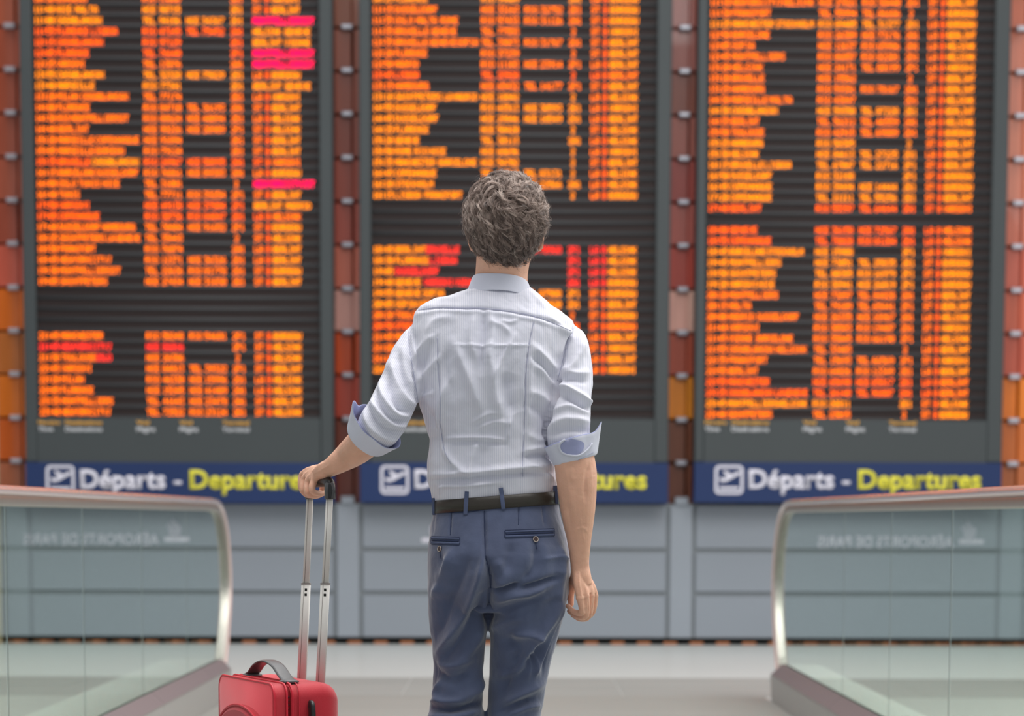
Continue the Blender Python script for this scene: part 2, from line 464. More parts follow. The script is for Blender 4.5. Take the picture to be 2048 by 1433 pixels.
WORDS = {1: ['A'], 2: ['LA', 'ST'], 3: ['NCE', 'RIO', 'TEL'], 4: ['NICE', 'OSLO', 'ROME'], 5: ['MILAN', 'TUNIS', 'MALTA', 'SOFIA'], 6: ['MADRID', 'LISBOA', 'VIENNE', 'GENEVE'], 7: ['HELSINK', 'BORDEAU', 'BERLINT', 'VARSOVI'],
 8: ['TOULOUSE', 'HAMBOURG', 'BRUXELLE', 'FLORENCE'], 9: ['STOCKHOLM', 'MARSEILLE', 'BARCELONE', 'FRANCFORT'], 10: ['DUSSELDORF', 'COPENHAGUE', 'MANCHESTER'], 11: ['SAINTPETERS', 'CASABLANCAX'], 12: ['MONTPELLIERS', 'NEWYORKCITYJ']}
DX, DY = 1.36, 1.76      # pitch of the lamp dots, in picture pixels at the board's distance
K = YW / FPX             # metres per pixel there (approx.)

def glyphs(txt, x, z, dots, cond=1.0):
    for ch in txt:
        h = FONT.get(ch)
        if h:
            for cidx in range(5):
                bits = int(h[2 * cidx:2 * cidx + 2], 16)
                for r in range(7):
                    if bits >> r & 1: dots.append((x + cidx * DX * K * cond, z - r * DY * K))
        x += 6 * DX * K * cond
def word(rng, L, dots, x, z):
    n = max(1, int(round(L / (6 * DX))))
    s = ''
    while len(s) < n:
        k = min(n - len(s), 12); s += rng.choice(WORDS[k])
    glyphs(s, x, z, dots, L / (n * 6 * DX))

def led_obj(dots_by, y, parent):
    V = []; F = []; fm = []; keys = list(dots_by)
    e = .70 * K
    for ki, k in enumerate(keys):
        for (x, z) in dots_by[k]:
            o = len(V); h = e * (1.3 if k == 'M' else 1)
            V += [(x - h, y, z - h * 1.12), (x + h, y, z - h * 1.12), (x + h, y, z + h * 1.12), (x - h, y, z + h * 1.12)]
            F.append((o, o + 1, o + 2, o + 3)); fm.append(ki)
    return tag(mesh('led_text', V, F, None, parent, mats=['led_' + k for k in keys], fmat=fm), kind='stuff')

def D(*a): return a
# per row: destination word spans (px from column start), second flight number?, narrow terminal?, status, colour
L_ = {-1: ([(0, 60)], 0, 0, 's', 'O'), 0: ([(0, 30), (36, 80)], 0, 0, 's', 'Y'), 1: ([(0, 88)], 1, 0, 'M', 'Y'), 2: ([(0, 62), (67, 117)], 1, 0, 'w', 'R'), 3: ([(0, 90)], 0, 0, 'w', 'R'), 4: ([(0, 62)], 0, 0, 'M', 'R'), 5: ([(0, 54)], 0, 0, 'M', 'O'),
 6: ([(0, 91)], 1, 0, 's', 'Y'), 7: ([(0, 72)], 0, 0, 'w', 'Y'), 8: ([(0, 41), (46, 137)], 0, 0, 's', 'O'), 9: ([(0, 62)], 1, 0, 's', 'O'), 10: ([(0, 23), (26, 137)], 1, 0, 's', 'O'), 11: ([(0, 60)], 1, 0, 's', 'O'), 12: ([(0, 70), (73, 157)], 0, 0, 's', 'O'),
 13: ([(0, 70), (73, 128)], 0, 0, 's', 'O'), 14: ([(0, 62), (65, 157)], 1, 0, 's', 'R'), 15: ([(0, 70), (73, 155)], 1, 0, 's', 'O'), 16: ([(0, 34), (38, 81), (85, 118)], 0, 1, 'M', 'O'), 17: ([(0, 40)], 1, 0, 's', 'O'), 18: ([(0, 60)], 1, 0, 'w', 'R'), 19: ([(0, 78)], 1, 0, 's', 'R'),
 20: ([(0, 80), (83, 147)], 1, 0, 's', 'O'), 21: ([(0, 88), (92, 107), (110, 157)], 0, 1, 's', 'O'), 22: ([(0, 70)], 0, 0, 's', 'O'), 23: ([(0, 100)], 1, 0, 's', 'O'), 24: ([(0, 118)], 1, 0, 's', 'O'), 25: ([(0, 92)], 1, 0, 's', 'O'),
 30: ([(0, 82)], 1, 0, 's', 'O'), 31: ([(0, 98)], 0, 0, 's', 'X'), 32: ([(0, 68), (68, 98)], 0, 1, 's', 'O'), 33: ([(0, 60)], 1, 0, 's', 'O'), 34: ([(0, 44)], 1, 0, 's', 'O'), 35: ([(0, 62)], 1, 0, 's', 'O'), 36: ([(0, 100)], 1, 0, 's', 'O'), 37: ([(0, 95)], 1, 0, 's', 'O')}
M_ = {-1: ([(0, 63)], 0, 0, 's', 'Y'), 0: ([(0, 82)], 1, 0, 's', 'O'), 1: ([(0, 36), (41, 81), (88, 122)], 1, 0, 's', 'O'), 2: ([(0, 66), (70, 119)], 0, 1, 's', 'O'), 3: ([(0, 64), (67, 119), (120, 160)], 1, 0, 's', 'O'), 4: ([(0, 62)], 0, 1, 's', 'O'), 5: ([(0, 46)], 1, 0, 's', 'O'),
 6: ([(0, 46)], 0, 1, 's', 'R'), 7: ([(0, 65)], 1, 0, 's', 'O'), 8: ([(0, 90), (95, 110), (113, 160)], 0, 1, 's', 'Y'), 9: ([(0, 80)], 1, 0, 's', 'Y'), 10: ([(0, 84)], 1, 0, 's', 'Y'), 11: ([(0, 65)], 0, 1, 's', 'Y'), 12: ([(0, 47)], 0, 0, 's', 'Y'),
 13: ([(0, 33), (38, 65), (68, 98)], 0, 1, 's', 'Y'), 14: ([(0, 78), (84, 158)], 0, 1, 's', 'Y'), 15: ([(0, 80)], 1, 1, 's', 'Y'), 16: ([(0, 74)], 1, 0, 's', 'Y'), 17: ([(0, 50), (57, 130)], 0, 1, 's', 'Y'),
 22: ([(0, 60), (60, 125)], 1, 0, 's', 'y'), 23: ([(0, 65), (67, 120)], 0, 0, 's', 'y'), 24: ([(0, 85)], 0, 0, 's', 'x'), 25: ([(0, 50), (56, 112), (115, 165)], 0, 0, 's', 'x'), 26: ([(0, 50), (54, 95)], 1, 0, 's', 'Y'), 27: ([(0, 40), (43, 90)], 1, 0, 's', 'Y'),
 28: ([(0, 66)], 1, 1, 's', 'O'), 29: ([(0, 70)], 1, 0, 's', 'R'), 30: ([(0, 80)], 0, 0, 's', 'O'), 31: ([(0, 60)], 1, 0, 's', 'O'), 32: ([(0, 88)], 1, 0, 's', 'O'), 33: ([(0, 72)], 1, 0, 's', 'Y')}
R_ = {0: ([(0, 95), (97, 158)], 1, 0, 's', 'O'), 1: ([(0, 74)], 1, 1, 's', 'O'), 2: ([(0, 80), (84, 157)], 1, 0, 's', 'Y'), 3: ([(0, 72)], 1, 0, 's', 'O'), 4: ([(0, 43)], 1, 0, 's', 'O'), 5: ([(0, 102)], 1, 0, 's', 'O'), 6: ([(0, 61)], 1, 0, 's', 'O'), 7: ([(0, 63)], 0, 1, 's', 'O'),
 8: ([(0, 63)], 1, 0, 's', 'O'), 9: ([(0, 70), (73, 117)], 0, 0, 's', 'O'), 10: ([(0, 90)], 1, 0, 's', 'Y'), 11: ([(0, 54)], 1, 0, 's', 'O'), 12: ([(0, 64)], 1, 0, 's', 'O'), 13: ([(0, 62)], 0, 1, 's', 'Y'), 14: ([(0, 54)], 1, 0, 's', 'Y'), 15: ([(0, 64), (67, 117)], 1, 0, 's', 'Y'),
 16: ([(0, 80)], 0, 0, 's', 'Y'), 17: ([(0, 80)], 1, 0, 's', 'Y'), 18: ([(0, 80)], 1, 0, 's', 'Y'), 19: ([(0, 61)], 1, 0, 's', 'R'), 21: ([(0, 53)], 1, 0, 's', 'R'), 22: ([(0, 80)], 1, 0, 's', 'R'), 23: ([(0, 70), (72, 143)], 0, 0, 's', 'Y'), 24: ([(0, 100)], 1, 0, 's', 'Y'),
 25: ([(0, 90)], 1, 0, 's', 'Y'), 26: ([(0, 54), (56, 88)], 1, 0, 's', 'Y'), 27: ([(0, 95)], 1, 0, 's', 'O'), 28: ([(0, 42)], 1, 0, 's', 'O'), 29: ([(0, 50), (55, 136)], 1, 0, 's', 'O'), 30: ([(0, 60)], 1, 0, 's', 'O'), 31: ([(0, 46), (54, 125)], 1, 0, 's', 'O'), 32: ([(0, 88), (92, 153)], 0, 1, 's', 'O'),
 33: ([(0, 76)], 1, 0, 's', 'O'), 34: ([(0, 58)], 1, 0, 's', 'O'), 35: ([(0, 80)], 1, 0, 's', 'R'), 36: ([(0, 88), (92, 108), (110, 155)], 1, 0, 's', 'R'), 37: ([(0, 155)], 0, 0, 's', 'Y'), 38: ([(0, 86)], 0, 1, 's', 'O')}

for _d in (L_, M_, R_):
    for _k, _j in ((-4, 20), (-3, 9), (-2, 17)): _d[_k] = _d[_j if _j in _d else 8]
R_[-1] = R_[5]

def board(u0, u1, x0u, rows, vfun, krange, label, seed):
    yb = YW - .30                                # face of the casing
    def XX(u): return P(u, 900, yb)[0]
    def ZZ(v): return P((u0 + u1) / 2, v, yb)[2]
    root = empty('departure_board', ((XX(u0) + XX(u1)) / 2, yb + .1, ZZ(1008)))
    tag(root, label, 'board', 'departure boards on the far wall')
    g0, g1 = XX(x0u - 5), XX(x0u + 560)
    zl, zh = ZZ(vfun(krange[1] - 1) + 12), ZZ(vfun(krange[0]) - 12)
    ztop = zh + .02
    # casing frame: sides, top and the lower apron, with a recessed well for the rows
    box('side_frame', XX(u0), g0, yb, yb + .22, ZZ(926), ztop, 'casing', root, .01)
    box('side_frame', g1, XX(u1), yb, yb + .22, ZZ(926), ztop, 'casing', root, .01)
    box('apron', g0, g1, yb + .002, yb + .22, ZZ(926), zl, 'casing', root)
    box('back_plate', g0, g1, yb + .06, yb + .2, zl, ztop, 'strip', root)
    rng = random.Random(seed)
    for k in range(*krange):
        zc_ = ZZ(vfun(k)); pk = abs(ZZ(vfun(k)) - ZZ(vfun(k + 1)))
        row = box('display_row', g0, g1, yb + .03, yb + .06, zc_ - pk * .27, zc_ + pk * .27, 'strip', root)
        v, f = tubev([(g0, yb + .03, zc_ - pk * .5), (g1, yb + .03, zc_ - pk * .5)], .2 * pk, .02, seg=10, ref=(0, 0, 1))
        mesh('louver', v, f, 'louver', root, smooth=True)
        if k in rows:
            spans, sec, nar, stt, colr = rows[k]
            x = XX(x0u); z = zc_ + 3 * DY * K
            base = {'x': 'X', 'y': 'Y'}.get(colr, colr)
            alt = {'O': 'O', 'Y': 'Y', 'R': 'R', 'X': 'O', 'x': 'X', 'y': 'X'}[colr]
            dd = {}
            def d(c): return dd.setdefault(c, [])
            tcol = 'Y' if colr in 'xy' else base
            glyphs('%02d:%02d' % (10 + (k + 3) // 3, rng.randrange(0, 12) * 5), x, z, d(tcol), 39 / (5 * 6 * DX))
            for si_, (a, b2) in enumerate(spans):
                c_ = base
                if colr == 'y' and si_ == 1: c_ = 'X'
                if colr == 'x': c_ = 'Y' if si_ == 0 and k == 25 else 'X'
                if k == 32 and x0u < 200 and si_ == 1: c_ = 'X'
                if colr in 'R' and si_ == 1 and k == 14: c_ = 'Y'
                word(rng, b2 - a, d(c_), x + (43 + a) * K, z)
            fc = base if colr not in 'y' else 'Y'
            word(rng, 26, d(fc), x + 209 * K, z); glyphs(str(rng.randrange(10000, 99999)), x + 241 * K, z, d(fc), 41 / (5 * 6 * DX))
            if sec:
                word(rng, 25, d(fc if colr != 'y' else 'X'), x + 293 * K, z); glyphs(str(rng.randrange(10000, 99999)), x + 323 * K, z, d(fc if colr != 'y' else 'X'), 43 / (5 * 6 * DX))
            tc = {'x': 'X', 'y': 'X', 'X': 'O'}.get(colr, base)
            if nar: glyphs('2', x + 383 * K, z, d(tc))
            else: glyphs(rng.choice(['2F', '2E', '2D', '2A']) + '1', x + 378 * K, z, d(tc))
            if stt == 'M': word(rng, 118, d('M'), x + 421 * K, z + DY * K * 0)
            elif stt == 'w':
                word(rng, 55, d('Y'), x + 421 * K, z); word(rng, 50, d('Y'), x + 482 * K, z)
            else:
                sc_ = {'y': 'X', 'x': 'X'}.get(colr, 'R' if base == 'R' else 'O')
                word(rng, 17, d(sc_), x + 421 * K, z); glyphs('8', x + 444 * K, z, d('R' if sc_ == 'O' else sc_)); word(rng, 55, d('Y' if base != 'R' else 'O'), x + 457 * K, z)
            led_obj(dd, yb + .028, row)
    # captions under the columns
    ca = [(0, 44, 'Horaire', 30, 'Time'), (54, 74, 'Destinations', 74, 'Destinations'), (196, 26, 'Vol', 38, 'Flight'), (282, 26, 'Vol', 38, 'Flight'), (368, 54, 'Terminal', 54, 'Terminal')]
    for a, w1, t1, w2, t2 in ca:
        text_mesh('caption', t1, XX(x0u - 4 + a), XX(x0u - 4 + a + w1), ZZ(850), yb, 'caption_yellow', root, cap=.030, bold=.04, depth=.003)
        text_mesh('caption', t2, XX(x0u - 4 + a), XX(x0u - 4 + a + w2), ZZ(864), yb, 'caption_white', root, cap=.034, bold=.04, depth=.003)
    # blue sign band
    bandv = box('sign_band', XX(u0), XX(u1), yb - .012, yb + .22, ZZ(1007), ZZ(926), 'blue', root, .004)
    yf = yb - .012; s = u0 - 51
    zc1, zc2 = ZZ(932), ZZ(990)
    xa, xb = XX(s + 92), XX(s + 149)
    # pictogram: rounded square outline, aircraft taking off, runway bar
    def rrect(xa, xb, za, zb2, r, n=6):
        out = []
        for (cx_, cz_, a0) in ((xb - r, zb2 - r, 0), (xa + r, zb2 - r, 90), (xa + r, za + r, 180), (xb - r, za + r, 270)):
            for i in range(n + 1):
                t = math.radians(a0 + 90 * i / n); out.append((cx_ + r * math.cos(t), cz_ + r * math.sin(t)))
        return out
    o1 = rrect(xa, xb, zc2, zc1, .035); t_ = .02; o2 = rrect(xa + t_, xb - t_, zc2 + t_, zc1 - t_, .018)
    n = len(o1); V = [(x_, yf - .004, z_) for x_, z_ in o1] + [(x_, yf - .004, z_) for x_, z_ in o2] + [(x_, yf, z_) for x_, z_ in o1] + [(x_, yf, z_) for x_, z_ in o2]
    F = []
    for i in range(n):
        j = (i + 1) % n; F += [(i, n + i, n + j, j), (i, j, 2 * n + j, 2 * n + i), (n + i, 3 * n + i, 3 * n + j, n + j)]
    mesh('pictogram_frame', V, F, 'white_print', bandv)
    def flat(name, pts, m_):
        q = [(xa + (xb - xa) * a, zc2 + (zc1 - zc2) * b2) for a, b2 in pts]; n_ = len(q)
        V = [(a, yf - .005, b2) for a, b2 in q] + [(a, yf, b2) for a, b2 in q]
        F = [tuple(range(n_))] + [(i, n_ + i, n_ + (i + 1) % n_, (i + 1) % n_) for i in range(n_)]
        mesh(name, V, F, m_, bandv)
    flat('aircraft_mark', [(.16, .50), (.24, .42), (.42, .45), (.88, .70), (.90, .78), (.78, .78), (.60, .68), (.36, .82), (.28, .80), (.42, .60), (.28, .54), (.20, .60)], 'white_print')
    flat('runway_mark', [(.16, .16), (.84, .16), (.84, .26), (.16, .26)], 'white_print')
    zbz = ZZ(977.5)
    text_mesh('lettering', 'Départs', XX(s + 160), XX(s + 331), zbz, yf, 'white_print', bandv, cap=.139, bold=.032)
    text_mesh('lettering', '-', XX(s + 347), XX(s + 363), zbz, yf, 'white_print', bandv, cap=.139, bold=.02)
    text_mesh('lettering', 'Departures', XX(s + 379), XX(s + 625), zbz, yf, 'yellow_print', bandv, cap=.139, bold=.032)
    box('mounting', XX(u0) + .3, XX(u1) - .3, yb + .22, YW + .12, ZZ(600), ZZ(400), 'casing', root)
    return root

board(51, 667, 81, L_, lambda k: 18 + 21.8 * k, (-5, 38), 'departure board above the suitcase, with four bright magenta status lines', 1)
board(720, 1337, 748, M_, lambda k: 18 + 21.87 * k, (-5, 38), 'departure board behind the man, with red lines at its middle', 2)
board(1389, 2004, 1413, R_, lambda k: 3.5 + 21.74 * k, (-5, 39), 'departure board with all orange lines above the balustrade on the right', 3)

# ------------------------------------------------------------------ glass balustrades of the moving walkway
def balustrade(sgn, latg, lati, lato, zg, zi, seams, yend, curve, label):
    root = empty('glass_balustrade', (sgn * latg, 8, 0)); tag(root, label, 'balustrade', 'glass balustrades of the walkway')
    y0 = 3.2
    def prof(pts, ya, yb_, name, m_, ends=None):
        n = len(pts)
        V = [(sgn * a, ya, z) for a, z in pts] + [(sgn * a, yb_ if ends is None else yb_ - ends[i], z) for i, (a, z) in enumerate(pts)]
        F = [(i, (i + 1) % n, n + (i + 1) % n, n + i) for i in range(n)] + [tuple(range(n)), tuple(range(n, 2 * n))[::-1]]
        o = mesh(name, V, F, m_, root)
        bm = bmesh.new(); bm.from_mesh(o.data); bmesh.ops.recalc_face_normals(bm, faces=bm.faces); bm.to_mesh(o.data); bm.free()
        return o
    # skirt in lengths
    ys = [y0, 5.6, 8.0, 10.4, 12.1, yend]
    for a, b2 in zip(ys[:-1], ys[1:]):
        e = b2 == yend
        prof([(lati, .0), (lati, zi), (lati + .03, zi), (lati + .03, 0)], a + .002, b2 - .002, 'skirt_panel', 'skirt', (.06, 0, 0, .06) if e else None)
        prof([(lati - .002, zi + .002), (latg - .012, zg), (latg - .012, zg - .04), (lati + .004, zi + .001)], a + .002, b2 - .002, 'inner_deck', 'deck_inner', (.05, 0, 0, .05) if e else None)
    prof([(latg + .012, zg), (lato, zg - .004), (lato, 0), (latg + .012, 0)], y0, yend - .05, 'outer_deck', 'deck_outer')
    prof([(lati + .031, 0), (lati + .031, zi - .02), (latg + .012, zg - .05), (latg + .012, 0)], y0, yend - .02, 'base_core', 'skirt')
    # panes
    edges = [y0] + seams
    ztop = 1.0
    for a, b2 in zip(edges[:-1], edges[1:]):
        v, f = boxv(sgn * latg - .005, sgn * latg + .005, a + .0052, b2 - .0052, zg - .03, ztop)
        mesh('glass_pane', v, f, 'glass', root)
    # end pane with the curved nose
    cur = catmull(curve, 28)
    out = [(seams[-1] + .004, zg - .03)] + [(y - .012, z) for y, z in cur[::-1] if z < ztop - .01 and z > zg - .02] + [(curve[1][0] - .01, ztop), (seams[-1] + .004, ztop)]
    n = len(out)
    V = [(sgn * latg - .005, y, z) for y, z in out] + [(sgn * latg + .005, y, z) for y, z in out]
    F = [tuple(range(n)), tuple(range(n, 2 * n))[::-1]] + [(i, n + i, n + (i + 1) % n, (i + 1) % n) for i in range(n)]
    o = mesh('glass_pane', V, F, 'glass', root)
    bm = bmesh.new(); bm.from_mesh(o.data); bmesh.ops.recalc_face_normals(bm, faces=bm.faces); bm.to_mesh(o.data); bm.free()
    # dark seams between panes
    for s_ in seams:
        box('pane_gasket', sgn * latg - .005, sgn * latg + .005, s_ - .005, s_ + .005, zg - .03, ztop, 'glass_edge', root)
    # handrail: steel channel below, smooth belt on top, both following the nose
    path = np.vstack([[(y, 1.0) for y in np.linspace(y0, curve[0][0] - .15, 20)], cur])
    pc = np.array([(sgn * latg, y, z) for y, z in path])
    T, N, B = frames(pc, (0, 0, 1))
    def sweep(name, prof_, m_, off):
        k = len(prof_); V = []
        for i in range(len(pc)):
            for (a, h) in prof_: V.append(tuple(pc[i] + B[i] * a + N[i] * (h + off)))
        F = []
        for i in range(len(pc) - 1):
            for j in range(k): F.append((i * k + j, i * k + (j + 1) % k, (i + 1) * k + (j + 1) % k, (i + 1) * k + j))
        F += [tuple(range(k)), tuple((len(pc) - 1) * k + j for j in range(k))[::-1]]
        o = mesh(name, V, F, m_, root, smooth=True)
        bm = bmesh.new(); bm.from_mesh(o.data); bmesh.ops.recalc_face_normals(bm, faces=bm.faces); bm.to_mesh(o.data); bm.free()
    def rr(w, h, r, n=4):
        out = []
        for (a, c, t0) in ((w - r, h - r, 0), (-w + r, h - r, 90), (-w + r, r, 180), (w - r, r, 270)):
            for i in range(n + 1):
                t = math.radians(t0 + 90 * i / n); out.append((a + r * math.cos(t), c + r * math.sin(t)))
        return out
    sweep('rail_channel', rr(.030, .034, .008), 'steel', -.012)
    sweep('handrail_belt', rr(.038, .033, .0160, 6), 'belt_rail', .020)
    return root
curveL = [(12.45, 1.0), (12.70, .99), (12.90, .94), (13.06, .83), (13.14, .68), (13.15, .56), (13.08, .40), (12.90, .20), (12.84, .17)]
curveR = [(12.35, 1.0), (12.58, .99), (12.78, .94), (12.93, .83), (13.02, .68), (13.02, .56), (12.96, .40), (12.80, .20), (12.74, .17)]
balustrade(-1, 1.565, 1.50, 1.86, .205, .15, [4.77, 6.12, 7.47, 8.81, 10.2, 11.6], 12.9, curveL, 'glass balustrade with steel handrail behind the red suitcase')
balustrade(1, 1.435, 1.36, 1.62, .196, .14, [4.15, 5.4, 6.65, 7.9, 9.16, 10.45], 12.72, curveR, 'glass balustrade with steel handrail on the side of the hanging arm')

# ------------------------------------------------------------------ suitcase
W_ = np.array([-.43, .903, 0]); W_ /= np.linalg.norm(W_)
D_ = np.array([W_[1], -W_[0], 0])
O_ = P(547, 1370, 5.45); ZT = float(O_[2]); O_ = np.array([O_[0], O_[1], 0.0])
def loc(w, d, z): return O_ + W_ * w + D_ * d + np.array([0, 0, z])
CW, CD = .385, .172
case = empty('suitcase', tuple(loc(CW / 2, CD / 2, 0))); tag(case, 'red fabric trolley suitcase with raised aluminium handle beside the man', 'suitcase')
def rrect2(w0, w1, z0, z1, r, n=8):
    out = []
    for (a, c, t0) in ((w1 - r, z1 - r, 0), (w0 + r, z1 - r, 90), (w0 + r, z0 + r, 180), (w1 - r, z0 + r, 270)):
        for i in range(n + 1):
            t = math.radians(t0 + 90 * i / n); out.append((a + r * math.cos(t), c + r * math.sin(t)))
    return out
Z0 = .045
def shell(name, d0, d1, inset, r, m_, front_round=.008, back_round=.0, ztop=ZT):
    """layer of the case between depths d0 and d1"""
    prof = []
    nb = 6
    for i in range(nb + 1):
        t = math.pi / 2 * i / nb; prof.append((d0 + front_round * (1 - math.sin(t)), inset + front_round * (1 - math.cos(t)) if False else inset + front_round * (1 - math.sin(t)) * 0 + front_round * (1 - math.cos(math.pi / 2 - t))))
    if back_round:
        for i in range(nb + 1):
            t = math.pi / 2 * i / nb; prof.append((d1 - back_round * (1 - math.sin(t)), inset + back_round * (1 - math.cos(t))))
    else: prof.append((d1, inset))
    prof = sorted(set(prof), key=lambda q: q[0])
    rings = []
    for d, ins in prof:
        rings.append([loc(a, d, z) for a, z in rrect2(ins, CW - ins, Z0 + ins, ztop - ins, max(.01, r - ins * .5))])
    v, f = loftv(rings)
    o = mesh(name, v, f, m_, case, smooth=True)
    bm = bmesh.new(); bm.from_mesh(o.data); bmesh.ops.recalc_face_normals(bm, faces=bm.faces); bm.to_mesh(o.data); bm.free()
    return o
shell('front_compartment', .0, .034, .0, .03, 'red_fabric', .006)
shell('zip_gusset', .030, .048, .006, .028, 'zip_tape', .002)
shell('main_body', .044, CD, .0, .032, 'red_fabric', .004, .052)
def piping(d, ins, r, rad, name='piping', m_='red_piping'):
    pts = [loc(a, d, z) for a, z in rrect2(ins, CW - ins, Z0 + ins, ZT - ins, r)]
    pts.append(pts[0]); tube(name, pts, rad, m_, case, seg=8, cap=False, ref=tuple(D_))
piping(.002, .001, .03, .0034); piping(.032, .0, .03, .0028); piping(.046, .0, .032, .0028); piping(.062, -.0005, .032, .0014)
# zip teeth along the gusset of the near side
zv = []
for i in range(56):
    z = ZT - .03 - i * .009
    a = loc(-.0005 + .006, .0385, z)
    zv.append(ellv(a, (.0022, .0022, .0016), 6, 4))
o = mesh('zip_teeth', *join(zv), 'black_plastic', case); tag(o, kind='stuff')
# front pocket with arched top
pk = []
for t in np.linspace(0, 1, 25):
    ang = math.pi * t; pk.append((CW / 2 - (CW / 2 - .02) * math.cos(ang), ZT - .175 + .115 * math.sin(ang) ** .8))
pk = [(pk[0][0], Z0 + .04)] + pk + [(pk[-1][0], Z0 + .04)]
rin = [[loc(a, -.001, z) for a, z in pk], [loc(a, -.014, z) for a, z in pk]]
ctr = (CW / 2, ZT - .25)
rin.append([loc(ctr[0] + (a - ctr[0]) * .93, -.022, ctr[1] + (z - ctr[1]) * .94) for a, z in pk])
v, f = loftv(rin); pko = mesh('front_pocket', v, f, 'red_fabric', case, smooth=False)
bm = bmesh.new(); bm.from_mesh(pko.data); bmesh.ops.recalc_face_normals(bm, faces=bm.faces); bm.to_mesh(pko.data); bm.free()
tube('piping', catmull([loc(a, -.016, z) for a, z in pk[1:-1]], 40), .0032, 'red_piping', case, seg=8)
# top carry handle: arched grey strap with end plates
hp = catmull([loc(.035, .055, ZT + .001), loc(.075, .055, ZT + .012), loc(.125, .055, ZT + .034), loc(.19, .055, ZT + .042), loc(.25, .055, ZT + .030), loc(.29, .055, ZT + .010), loc(.325, .055, ZT + .001)], 30)
th = tube('top_handle', hp, .0032, 'grey_plastic', case, rb=.017, seg=12, p=.7, ref=(0, 0, 1))
for w in (.05, .30):
    v, f = ellv(loc(w, .055, ZT + .002), (.024, .020, .006), 16, 8); mesh('handle_plate', v, f, 'grey_plastic', th, smooth=True)
# side handle block
a0, a1 = loc(-.012, .088, ZT - .055), loc(-.012, .088, ZT - .185)
tube('side_handle', catmull([loc(-.002, .088, ZT - .050), loc(-.011, .088, ZT - .056), loc(-.014, .088, ZT - .12), loc(-.011, .088, ZT - .184), loc(-.002, .088, ZT - .19)], 14), .006, 'black_plastic', case, rb=.0125, seg=10, p=.6, ref=(1, 0, 0))
# wheels and feet
for w in (.04, CW - .04):
    c0 = loc(w, CD - .03, .028)
    tube('wheel', [c0 - W_ * .012, c0 - W_ * .009, c0 + W_ * .009, c0 + W_ * .012], [.024, .028, .028, .024], 'black_plastic', case, seg=20)
    tube('wheel_housing', [loc(w, CD - .03, .055), loc(w, CD - .03, .040)], [.028, .018], 'black_plastic', case, seg=12)
    tube('foot', [loc(w, .03, .0), loc(w, .03, .05)], [.012, .016], 'black_plastic', case, seg=12)
# telescopic bars (the frame leans a little with the pull of the hand)
tops = []
for (ub, ut, wY, yb_) in ((603, 620.5, .25, None), (640, 660, .10, None)):
    Yb = float(loc(wY, .150, 0)[1])
    B0 = P(ub, 1352, Yb); B0[2] = ZT - .02
    B1 = P(ut, 980, Yb - .0)
    bm_ = B0 + (B1 - B0) * ((P(ub, 1168, Yb)[2] - B0[2]) / (B1[2] - B0[2]))
    lo = tube('pull_bar', [B0, bm_], .0108, 'alu', case, rb=.0085, seg=16, p=.35, ref=(1, 0, 0))
    hi_ = tube('pull_bar', [bm_ - (B1 - B0) * .02, B1], .0080, 'alu', case, rb=.0066, seg=16, p=.35, ref=(1, 0, 0))
    # groove lines and lock holes on the camera side
    for (q0, q1, dx, ry, par) in ((B0, bm_, -.0042, .0087, lo), (bm_, B1, -.0030, .0068, hi_)):
        tube('groove', [q0 + (dx, -ry, 0), q1 + (dx, -ry, 0)], .0006, 'alu_line', par, seg=6)
    for dz in (-.014, -.026):
        q = bm_ + (B1 - B0) / np.linalg.norm(B1 - B0) * dz + (0.001, -.0086, 0)
        box('lock_hole', q[0] - .0028, q[0] + .0028, q[1] - .0003, q[1] + .001, q[2] - .003, q[2] + .003, 'dark', lo)
    v, f = tubev([bm_ - (0, 0, .002), bm_ + (0, 0, .0015)], .0114, .0091, seg=16, p=.35, ref=(1, 0, 0)); mesh('bar_collar', v, f, 'alu_line', lo)
    tops.append(B1)
GA, GB = tops[0], tops[1]
gd = GB - GA
gp = catmull([GA - (0, 0, .02), GA + (0, 0, .006), GA + gd * .1 + (0, 0, .0165), GA + gd * .5 + (0, 0, .019), GA + gd * .9 + (0, 0, .0175), GB + (0, 0, .006), GB - (0, 0, .02)], 36)
gr = tube('grip', gp, .0115, 'black_plastic', case, rb=.0125, seg=16, p=.75, ref=(1, 0, 0))
for G in (GA, GB):
    v, f = tubev([G - (0, 0, .022), G + (0, 0, .004), G + (0, 0, .014), G + (0, 0, .020)], [.0125, .0130, .0115, .006], [.0125, .0128, .011, .006], seg=28, p=.8, ref=(1, 0, 0)); mesh('grip_cap', v, f, 'grey_plastic', gr, smooth=True)

# ------------------------------------------------------------------ the man
YM = 5.60
man = empty('person', (float(P(985, 1100, YM)[0]), YM, 0))
tag(man, 'man in pale blue shirt and navy trousers, seen from behind, holding the suitcase handle', 'person')
PXM = YM / FPX

def ring(v, uL, uR, b, Yc=YM, p=.86, n=72, tilt=0.0, infl=0.0):
    a0 = P(uL, v, Yc); a1 = P(uR, v, Yc); c = (a0 + a1) / 2; a = (a1[0] - a0[0]) / 2 + infl
    out = []
    for i in range(n):
        t = 2 * math.pi * i / n; cs, sn = math.cos(t), math.sin(t)
        x = c[0] + a * math.copysign(abs(cs) ** p, cs); y = Yc + (b + infl) * math.copysign(abs(sn) ** p, sn)
        out.append((x, y, c[2] + tilt * (x - c[0])))
    return np.array(out)
def rings(lst, infl=0.0, step=10):
    """lst: (v, uL, uR, b, Yc, tilt) interpolated"""
    A = np.array(lst, float); vs = np.arange(A[0, 0], A[-1, 0] + .1, step)
    out = []
    from_ = [np.interp(vs, A[:, 0], A[:, i]) for i in range(1, 6)]
    for i, v in enumerate(vs): out.append(ring(v, from_[0][i], from_[1][i], from_[2][i], from_[3][i], tilt=from_[4][i], infl=infl))
    return loftv(out[::-1])
